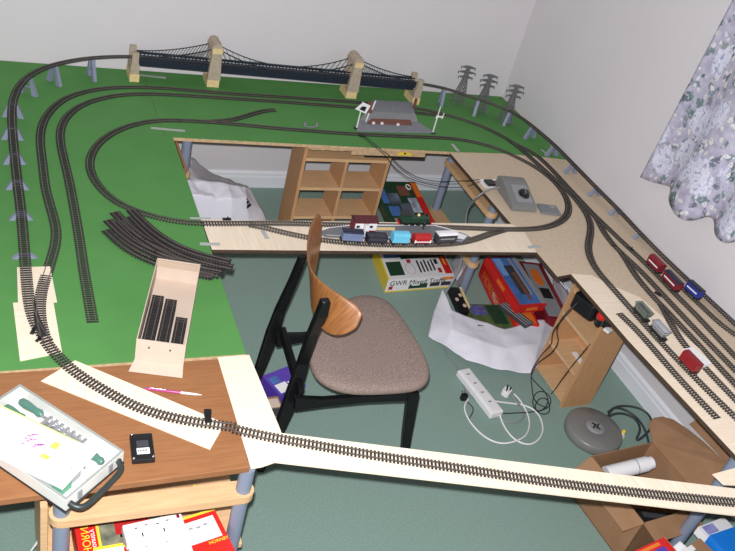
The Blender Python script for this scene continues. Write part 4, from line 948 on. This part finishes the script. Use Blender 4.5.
b = bagm.build('plastic_bag', M_bag); tag(b, 'crumpled white plastic bag spread on the carpet in front of the red boxes', 'bag'); sd = b.modifiers.new('solid', 'SOLIDIFY'); sd.thickness = .003
bt_ = thing('plastic_bag', 'white bag with a black triangle mark standing below the back left corner of the gap', 'bag', at(225, 205, 0))
zA = .0
mbg = cloth('b', '', [[aty(192, 158, 4.05), aty(200, 165, 4.1), aty(208, 172, 4.1), aty(224, 179, 4.0), aty(236, 183, 3.95), aty(247, 187, 3.95)],
                      [aty(188, 182, 3.75), aty(200, 183, 3.75), aty(214, 185, 3.75), aty(228, 186, 3.74), aty(246, 187.5, 3.78), aty(250, 190, 3.82)],
                      [aty(189, 196, 3.66), aty(200, 197, 3.66), aty(214, 199, 3.66), aty(230, 200, 3.66), aty(246, 198, 3.70), aty(259, 205, 3.78)],
                      [aty(194, 235, 3.62), aty(206, 236, 3.62), aty(218, 236, 3.62), aty(232, 236, 3.62), aty(250, 236, 3.64), aty(272, 236, 3.72)]], M_bag, .025)
o = mbg.build('bag_body', M_bag, bt_); sd = o.modifiers.new('solid', 'SOLIDIFY'); sd.thickness = .003
tri = [aty(246.5, 197, 3.655), aty(251.5, 205, 3.665), aty(246.8, 209, 3.645)]
for k in range(3):
    a_, b_ = tri[0].lerp(tri[1], k * .36), tri[0].lerp(tri[2], k * .36); c_, d_ = tri[0].lerp(tri[1], k * .36 + .26), tri[0].lerp(tri[2], k * .36 + .26)
    MB().extr([a_, c_, d_, b_] if k else [a_, c_, d_], (0, -.003, 0)).build('black_mark', M_black, bt_)
b = cloth('b', '', [[at(452, 262, .02), at(462, 250, .02), at(472, 246, .02)], [at(456, 282, .16), at(462, 272, .18), at(468, 262, .14)], [at(458, 288, .02), at(464, 282, .02), at(470, 276, .02)]], M_bag, .02, 6).build('plastic_bag', M_bag)
tag(b, 'small white bag beside the right end of the white train set box', 'bag'); sd = b.modifiers.new('solid', 'SOLIDIFY'); sd.thickness = .003
b = cloth('b', '', [[at(544, 262, .40), at(556, 276, .40), at(566, 290, .36)], [at(554, 268, .2), at(562, 286, .2), at(572, 302, .2)], [at(550, 300, .02), at(560, 310, .02), at(568, 318, .02)]], M_bag, .03, 6).build('plastic_bag', M_bag)
tag(b, 'white bag draped behind the red framed box against the shelf unit', 'bag'); sd = b.modifiers.new('solid', 'SOLIDIFY'); sd.thickness = .003
# ---------------------------------------------------------------- power strip, plugs and leads on the carpet
f = Frame(at(457.5, 370, .04), at(492, 414, .04), at(467.5, 365, .04), .038)
t = thing('extension_block', 'long white extension block lying on the carpet in front of the white bag', 'extension lead', f.P(.5, .5, -.038))
f.body().build('housing', M_white, t, bevel=.006); f.quad(MB(), .04, .15, .96, .85, 0, .0025).build('top_panel', M_white, t, bevel=.001)
for k in range(4): f.quad(MB(), .12 + .21 * k, .38, .15 + .21 * k, .62, .0025, .003).build('socket_slot', M_grey, t)
zc = .006
cable([at(499, 412, .012), at(503, 424, zc), at(511, 436, zc), at(520, 442.5, zc), at(530, 444.5, zc), at(539, 439, zc), at(543, 429, zc), at(540, 417, zc), at(533, 409, zc), at(523, 405, zc), at(513, 403.5, zc), at(500, 402, .012), at(490, 400, .02)], .0042, M_white, 'white lead looping on the carpet from the end of the extension block', 4)
cable([at(468, 399.5, zc), at(464.5, 405, zc), at(465.5, 413, zc), at(471, 423, zc), at(480, 433, zc), at(491, 440.5, zc + .004), at(503, 443.5, zc + .005), at(516, 441, zc + .012), at(526, 435, zc + .005), at(529.5, 425, zc), at(528, 415, zc), at(524, 407, zc + .006), at(520, 400, .014), at(514, 394, .02)], .0042, M_white, 'long white lead looping on the carpet to the three pin plug', 4)
p = at(506.5, 392, .022); t = thing('mains_plug', 'white three pin plug with its pins up on the carpet', 'plug', at(506.5, 392, 0))
MB().rbox(p, (.05, .042, .034), .012, Matrix.Rotation(.6, 3, 'Z')).build('plug_body', M_white, t, bevel=.003)
for (dx, dy) in ((-.010, -.006), (.012, -.004), (.002, .012)): MB().box(p + V((dx, dy, .026)), (.006, .005, .02)).build('pin', M_black, t)
p = at(464, 397, .016); t = thing('small_plug', 'small black plug beside the white extension block', 'plug', at(464, 397, 0)); MB().rbox(p, (.032, .026, .03), .006).build('plug_body', M_black, t)
for dx in (-.006, .006): MB().cyl(p + V((dx, .008, .012)), p + V((dx - .004, .018, .03)), .002, n=8).build('pin', M_dkgrey, t)
cable([at(466, 401, zc), at(473, 407, zc), at(473, 412, zc), at(469.5, 418, zc)], .0025, M_black, 'short black lead tail by the small black plug', 3)
cable([at(444.5, 349, zc), at(448, 357, zc), at(456, 365, zc), at(461, 378, zc), at(467, 391, zc), at(478, 402, zc), at(488, 412, zc), at(500, 419, zc), at(511, 423, zc), at(521, 421, zc), at(524.5, 412, zc), at(520, 405, zc)], .004, M_gcab, 'grey lead running along the left of the extension block', 4)
cable([at(519, 405, .012), at(512, 396, .020)], .006, M_gcab, 'thick grey strain relief at the three pin plug', 1)
cable([at(487, 413, zc + .008), at(500, 413.5, zc + .01), at(515, 413, zc + .012), at(531, 412, zc), at(545, 409, zc), at(551, 402, zc), at(548, 394, zc), at(540, 391, zc), at(534, 396, zc), at(533, 405, zc), at(539, 413, zc + .006), at(547, 414, zc + .006), at(550, 408, zc + .012), at(546, 398, zc + .012), at(538, 400, zc + .014), at(535, 409, zc + .014), at(541, 411, zc + .02), at(548, 402, zc + .02), at(545, 392, .03), at(538, 385, .02), at(531, 376, .03), at(534, 366, .10), at(543, 353, .2), at(551, 344, .3), at(553, 332, .42), at(563, 318, .52), at(577, 303, .60)], .0026, M_black, 'tangled black wire on the carpet climbing to the black telephone', 2)
cable([at(548, 408, zc + .024), at(538, 404, zc + .02), at(533, 396, zc + .01), at(532, 386, .03), at(531, 377, .045), at(537, 364, .12), at(552, 352, .3), at(558, 342, .36), at(557, 328, .46), at(566, 313, .54), at(576, 304, .585)], .0026, M_black, 'second black wire from the tangle to the black telephone', 2)
cable([at(551, 394, .03), at(556, 388, .1), at(562, 379, .18), at(575, 362, .30), at(590, 344, .42)], .0022, M_black, 'straight black wire slanting across the open shelf unit', 1)
# black telephone with a red knob on the top shelf
c = at(594, 314, .56)
c = at(590, 308, .59)
t = thing('black_telephone', 'black device with a red knob on the top shelf under the plywood edge', 'telephone', (c.x + .01, c.y, .5591), .35)
MB().rbox((0, .02, .04), (.12, .13, .08), .02).build('body', M_black, t, local=True, bevel=.006)
MB().rbox((.012, -.085, .022), (.09, .07, .044), .015).build('handset_rest', M_black, t, local=True, bevel=.005)
MB().lathe((.01, -.06, .044), [(.018, 0), (.018, .020), (.014, .026)], 16, axis=(-.4, -.6, .7)).build('red_knob_base', M_black, t, local=True)
kb = at(602, 316, .655); MB().lathe(kb, [(.022, -.02), (.024, 0), (.022, .018), (.014, .024)], 16, axis=(-.4, -.5, .75)).build('red_knob', M_red, t); MB().cyl(kb + V((.02, .02, -.06)), kb, .02, n=12).build('knob_stem', M_black, t)
MB().box((-.03, -.13, .006), (.03, .03, .012)).build('white_connector', M_white, t, local=True)
for k in range(3): MB().cyl((-.02 + .014 * k, -.09, .044), (-.02 + .014 * k, -.09, .050), .004, n=8).build('button', M_steel, t, local=True)
f = Frame(at(572, 352, .225), at(581, 364, .225), at(575, 350, .225), .004); t = f.body().build('white_strip', M_white); tag(t, 'narrow white strip on the middle shelf of the right shelf unit', 'strip')
# ---------------------------------------------------------------- grey reel, hose and open carton at the right
rc = at(595.5, 427, .06); t = thing('cable_reel', 'round grey translucent reel lying flat on the carpet by the shelf unit', 'cable reel', (rc.x, rc.y, 0), .2)
M_reel = mat('smoky_grey_plastic', (126, 126, 124), .35, .06, 10)
MB().lathe((0, 0, .001), [(.132, 0), (.140, .006), (.143, .022), (.142, .048), (.136, .056), (.05, .058)], 40).build('drum', M_reel, t, local=True)
MB().lathe((0, 0, .061), [(.048, 0), (.044, .004), (.03, .006)], 24).build('hub', M_grey, t, local=True)
for k in range(4): MB().box((.014 * math.cos(k * 1.57), .014 * math.sin(k * 1.57), .068), (.026, .007, .003), Matrix.Rotation(k * 1.57 + .5, 3, 'Z')).build('hub_slot', M_black, t, local=True)
M_hose = mat('dark_hose', (54, 58, 62), .5, .05, 10)
cable([at(608, 412, .012), at(616, 407, .012), at(626, 406, .012), at(638, 408, .012), at(648, 414, .012), at(652, 424, .012), at(646, 434, .012), at(636, 441, .012), at(640, 430, .014), at(636, 420, .02), at(625, 414, .024), at(614, 414, .024), at(607, 418, .03), at(614, 408, .035), at(625, 410, .03), at(637, 418, .03), at(645, 430, .024), at(649, 444, .012), at(650, 456, .012)], .006, M_hose, 'dark hose coiled on the carpet behind the grey reel', 2, 'hose')
f = Frame(at(614, 437, .05), at(622, 432, .05), at(617, 444, .05), .048); t = thing('small_bottle', 'small clear bottle with a yellow top beside the grey reel', 'bottle', at(618, 440, 0))
MB().lathe(at(619, 440, .0), [(.018, 0), (.018, .04), (.008, .052)], 16).build('bottle_body', mat('milky_plastic', (200, 204, 200), .3, .03, 10), t); MB().lathe(at(619, 440, 0) + V((0, 0, .052)), [(.009, 0), (.009, .014), (.005, .018)], 14).build('cap', M_yellow, t)
# carton
hC = .25; Lc, Tc, Bc = at(591, 456, hC), at(652, 442, hC), at(646, 531, hC)
u = (Tc - Lc); v = (Bc - Lc); v -= u.normalized() * v.dot(u.normalized()); vl = v.length * .92; u_len = u.length; u = u.normalized(); v = v.normalized(); g = .005
t = thing('cardboard_box', 'large open brown cardboard box on the carpet at the lower right', 'box', Lc + u * .26 + v * vl / 2 - V((0, 0, hC)))
def wall(nm, a, b, z0, z1, inw, m=M_card): return MB().extr([V((a.x, a.y, z0)), V((b.x, b.y, z0)), V((b.x, b.y, z1)), V((a.x, a.y, z1))], inw * g).build(nm, m, t)
P00, P10, P11, P01 = Lc, Lc + u * u_len, Lc + u * u_len + v * vl, Lc + v * vl
wall('left_wall', P00, P01, .001, hC, u); wall('back_wall', P00, P10, .001, hC, v); wall('front_wall', P01, P11, .001, hC, -v); wall('right_wall', P10, P11, .001, hC, -u)
MB().extr([V((p.x, p.y, .001)) for p in (P00, P10, P11, P01)], (0, 0, .006)).build('box_bottom', M_card, t)
up = V((0, 0, 1))
def flap(pts, th): return MB().extr(pts, th).build('flap', M_card, t)
flap([P00, P01, P01 - u * .07 + up * -.05 - v * .02, P00 - u * .07 + up * -.05 + v * .01], (0, 0, -.004))
flap([P01, P01 + u * .30, P01 + u * .29 - up * .03 + v * .075, P01 + u * .02 - up * .03 + v * .075], (0, 0, -.004))
out = [at(x, y, .27 + k_ * .012) for k_, (x, y) in enumerate([(648.5, 424), (653, 418.5), (662, 417), (673, 420), (688, 430), (703, 442), (718, 456), (732, 468)])]
flap([P10] + out + [P10 + v * vl * .85], (0, 0, .004))
flap([at(689, 424, .20), at(697, 419, .24), at(740, 458, .24), at(735, 472, .20)], (.004, 0, 0))
a, b = at(606, 474, .20), at(646, 464, .24); t = thing('paper_roll', 'white paper roll sticking out of the open cardboard box', 'paper roll', (a + b) / 2)
MB().cyl(a, b, .034, n=24).build('roll', M_white, t); MB().cyl(b, b + (b - a).normalized() * .03, .031, .027, n=24).build('roll_end', M_paper, t)
MB().cyl(a.lerp(b, .72), a.lerp(b, .74), .0348, n=24).build('band', M_grey, t)
f = Frame(at(637, 508, .12), at(676, 514, .12), at(655, 526, .12), .08); t = carton('black_case', 'flat black case lying inside the open cardboard box', f, 'case', M_black); f.quad(MB(), .1, .2, .8, .5, 0, .002).build('lid_panel', M_dkgrey, t)
f = Frame(at(634, 551, .42), at(664, 537, .42), at(640, 575, .42), .40); f2 = f
t = carton('red_carton', 'orange red carton with a purple patch at the bottom edge of the photo', f, 'box', M_red); f.quad(MB(), .1, .1, .75, .25).build('orange_panel', M_orange, t); f.quad(MB(), .3, .35, .8, .7).build('purple_panel', M_purple, t); f.side('u1').quad(MB(), 0, 0, 1, 1).build('cream_side', M_cream, t)
f = Frame(at(710, 535, .36), at(760, 518, .36), at(705, 575, .36), .35); t = carton('blue_box', 'bright blue box at the lower right corner of the photo', f, 'box', mat('bright_blue_card', (28, 120, 214), .35, .05, 10)); f.quad(MB(), .5, .2, .8, .5).build('pale_print', M_bluep, t)
f = Frame(at(680, 551, .33), at(700, 538, .33), at(690, 575, .33), .32); t = carton('brown_carton', 'brown carton between the grey tube leg and the bright blue box', f, 'box', M_card); f.quad(MB(), .25, .05, .5, .3, 0, .004).build('white_patch', M_white, t)
f = Frame(at(698, 527, .30), at(724, 517, .30), at(704, 540, .30), .04); t = carton('white_carton', 'white carton with lilac print behind the bright blue box', f, 'box', M_white); f.quad(MB(), .1, .1, .5, .8).build('lilac_print', mat('lilac_print', (150, 150, 206), .5, .3, 20), t)
f = Frame(at(668, 551, .36), at(680, 541, .36), at(674, 570, .36), .35); t = carton('white_packet', 'white folded packet next to the grey tube leg at the bottom edge', f, 'packet', M_white); f.quad(MB(), .1, .1, .9, .4).build('flap_fold', M_paper, t)
# ---------------------------------------------------------------- curtain on the right wall
cm = bpy.data.materials.new('floral_curtain'); cm.use_nodes = True; N = cm.node_tree.nodes; Lk = cm.node_tree.links; B = N['Principled BSDF']; B.inputs['Roughness'].default_value = .95; B.inputs['Specular IOR Level'].default_value = .1
tc = N.new('ShaderNodeTexCoord'); uvn = tc.outputs['UV']
def nn_(tp, **kw):
    x = N.new(tp)
    for k, v_ in kw.items(): x.inputs[k].default_value = v_
    return x
def ramp_(src, stops):
    r = N.new('ShaderNodeValToRGB'); e = r.color_ramp.elements
    while len(e) < len(stops): e.new(.5)
    for q, (pos, c_) in zip(e, stops): q.position = pos; q.color = (*[lin(v_ / 255) for v_ in c_], 1)
    Lk.new(src, r.inputs[0]); return r.outputs[0]
def mix_(fac, a, b):
    m_ = N.new('ShaderNodeMix'); m_.data_type = 'RGBA'; Lk.new(fac, m_.inputs[0]); Lk.new(a, m_.inputs[6]); Lk.new(b, m_.inputs[7]); return m_.outputs[2]
def mth(op, a, b=None, v_=None):
    m_ = N.new('ShaderNodeMath'); m_.operation = op; Lk.new(a, m_.inputs[0])
    if b is not None: Lk.new(b, m_.inputs[1])
    if v_ is not None: m_.inputs[1].default_value = v_
    return m_.outputs[0]
wz = nn_('ShaderNodeTexNoise', Scale=26., Detail=4.); Lk.new(uvn, wz.inputs['Vector'])
wv = N.new('ShaderNodeVectorMath'); wv.operation = 'MULTIPLY_ADD'; wv.inputs[1].default_value = (.05, .05, .05); Lk.new(wz.outputs['Color'], wv.inputs[0]); Lk.new(uvn, wv.inputs[2])
fine = nn_('ShaderNodeTexNoise', Scale=70., Detail=3.); Lk.new(uvn, fine.inputs['Vector'])
big = nn_('ShaderNodeTexNoise', Scale=4.2, Detail=1.); Lk.new(uvn, big.inputs['Vector'])
base_c = ramp_(wz.outputs[0], [(.35, (168, 164, 186)), (.65, (192, 188, 206))])
def vor(sc, loc=(0, 0, 0)):
    v_ = nn_('ShaderNodeTexVoronoi', Scale=sc); mp_ = N.new('ShaderNodeMapping'); mp_.inputs['Location'].default_value = loc
    Lk.new(wv.outputs[0], mp_.inputs[0]); Lk.new(mp_.outputs[0], v_.inputs['Vector']); return v_
rose, leaf, small = vor(6.5), vor(17., (.3, .7, 0)), vor(25., (.8, .2, 0))
BW = lambda src, p, q, inv=False: ramp_(src, [(p, (0, 0, 0) if not inv else (255, 255, 255)), (q, (255, 255, 255) if not inv else (0, 0, 0))])
clump = BW(big.outputs[0], .40, .47)
m_leaf = mth('MULTIPLY', mth('MULTIPLY', BW(leaf.outputs['Distance'], .38, .46, True), clump), BW(fine.outputs[0], .36, .46))
c_leaf = ramp_(leaf.outputs['Color'], [(.1, (84, 112, 106)), (.45, (128, 146, 152)), (.7, (104, 106, 124)), (.9, (150, 160, 158))])
x1 = mix_(m_leaf, base_c, c_leaf)
m_sm = mth('MULTIPLY', BW(small.outputs['Distance'], .34, .42, True), BW(small.outputs['Color'], .22, .28))
c_sm = ramp_(small.outputs['Distance'], [(.0, (190, 164, 112)), (.09, (160, 150, 140)), (.14, (226, 220, 208)), (.28, (214, 212, 224)), (.42, (150, 150, 170))])
x2 = mix_(m_sm, x1, c_sm)
m_ro = mth('MULTIPLY', BW(rose.outputs['Distance'], .44, .50, True), BW(rose.outputs['Color'], .14, .2))
pet = nn_('ShaderNodeTexNoise', Scale=42., Detail=2.); Lk.new(wv.outputs[0], pet.inputs['Vector'])
c_ro = ramp_(pet.outputs[0], [(.34, (160, 162, 190)), (.46, (204, 206, 224)), (.54, (222, 222, 236)), (.62, (190, 192, 214)), (.7, (216, 218, 232))])
x3 = mix_(m_ro, x2, c_ro)
Lk.new(x3, B.inputs['Base Color'])
def atx(x, y, X):
    d = R_ * (x - 367.5) + D_ * (y - 275.5) + Fw * F_PX
    return CAM + d * ((X - CAM.x) / d.x)
hem = [(640, 177, 3.01), (652, 182, 3.022), (664, 185, 3.018), (671, 188, 2.99), (668, 199, 2.965), (674, 213, 2.945), (684, 220, 2.955), (697, 220, 3.00), (708, 216, 3.022), (714, 221, 3.01), (714, 232, 2.975), (719, 240, 2.95), (729, 243, 2.955), (744, 238, 2.99), (756, 233, 3.02), (766, 240, 2.99), (768, 252, 2.955), (780, 258, 2.96)]
hp = smooth_path([atx(*h) for h in hem], .012, 4); rows = []; NV = 34; zt2 = 2.25
vs = []; uv = []
s_ = [0]
for i in range(1, len(hp)): s_.append(s_[-1] + (hp[i] - hp[i - 1]).length)
for j in range(NV + 1):
    u = j / NV
    for i, p in enumerate(hp):
        k = 1 - .45 * u; x = 3.0 + (p.x - 3.0) * k + .0; y = p.y - .055 * u * 1.0 + (0) ; vs.append(V((x, y, p.z + (zt2 - p.z) * u))); uv.append((s_[i], p.z + (zt2 - p.z) * u))
nI = len(hp); mb = MB(); mb.add(vs, [(j * nI + i, j * nI + i + 1, (j + 1) * nI + i + 1, (j + 1) * nI + i) for j in range(NV) for i in range(nI - 1)], True)
cu = thing('curtain', 'floral curtain of pale flowers hanging on the right wall', 'curtain', (3.0, 2.45, .95)); o = mb.build('fabric', cm, cu)
ul = o.data.uv_layers.new(name='uv')
for lp in o.data.loops: ul.data[lp.index].uv = uv[lp.vertex_index]
sd = o.modifiers.new('solid', 'SOLIDIFY'); sd.thickness = .004
MB().cyl((3.0, 2.95, zt2 + .02), (3.0, 1.6, zt2 + .02), .012, n=12).build('curtain_rod', M_white, cu)

# ---------------------------------------------------------------- batten under the back board
t = thing('batten', 'wooden batten with a yellow label under the front edge of the back green board', 'batten', (2.1, 3.545, T - .06))
xa_, xb_ = aty(352, 152, 3.54).x, aty(425, 157, 3.54).x
MB().box(((xa_ + xb_) / 2, 3.551, T - .040), (xb_ - xa_, .014, .042)).build('batten_board', M_rawedge, t)
MB().box(((xa_ + xb_) / 2 + .04, 3.551, T - .066), (xb_ - xa_ - .08, .018, .010)).build('dark_edge', M_black, t)
q = aty(405, 153.5, 3.543)
MB().extr([q + V((-.045, 0, -.012)), q + V((.045, 0, -.012)), q + V((.03, 0, .016)), q + V((-.03, 0, .016))], (0, -.001, 0)).build('yellow_label', M_yellow, t)
MB().box(q + V((0, -.0015, 0)), (.012, .001, .010)).build('label_dot', M_black, t)
xa_, xb_ = aty(308, 148, 3.54).x, aty(354, 152, 3.54).x
pts = [(xa_, T - .020), (xb_, T - .022), (xb_, T - .040)] + [(xb_ + (xa_ - xb_) * k / 12, T - .040 - .008 * random.random()) for k in range(1, 12)] + [(xa_ + .005, T - .034)]
tag(MB().extr([(x, 3.548, z) for x, z in pts], (0, .006, 0)).build('torn_card', M_rawedge), 'torn strip of tan card hanging under the back board above the shelf unit', 'card')
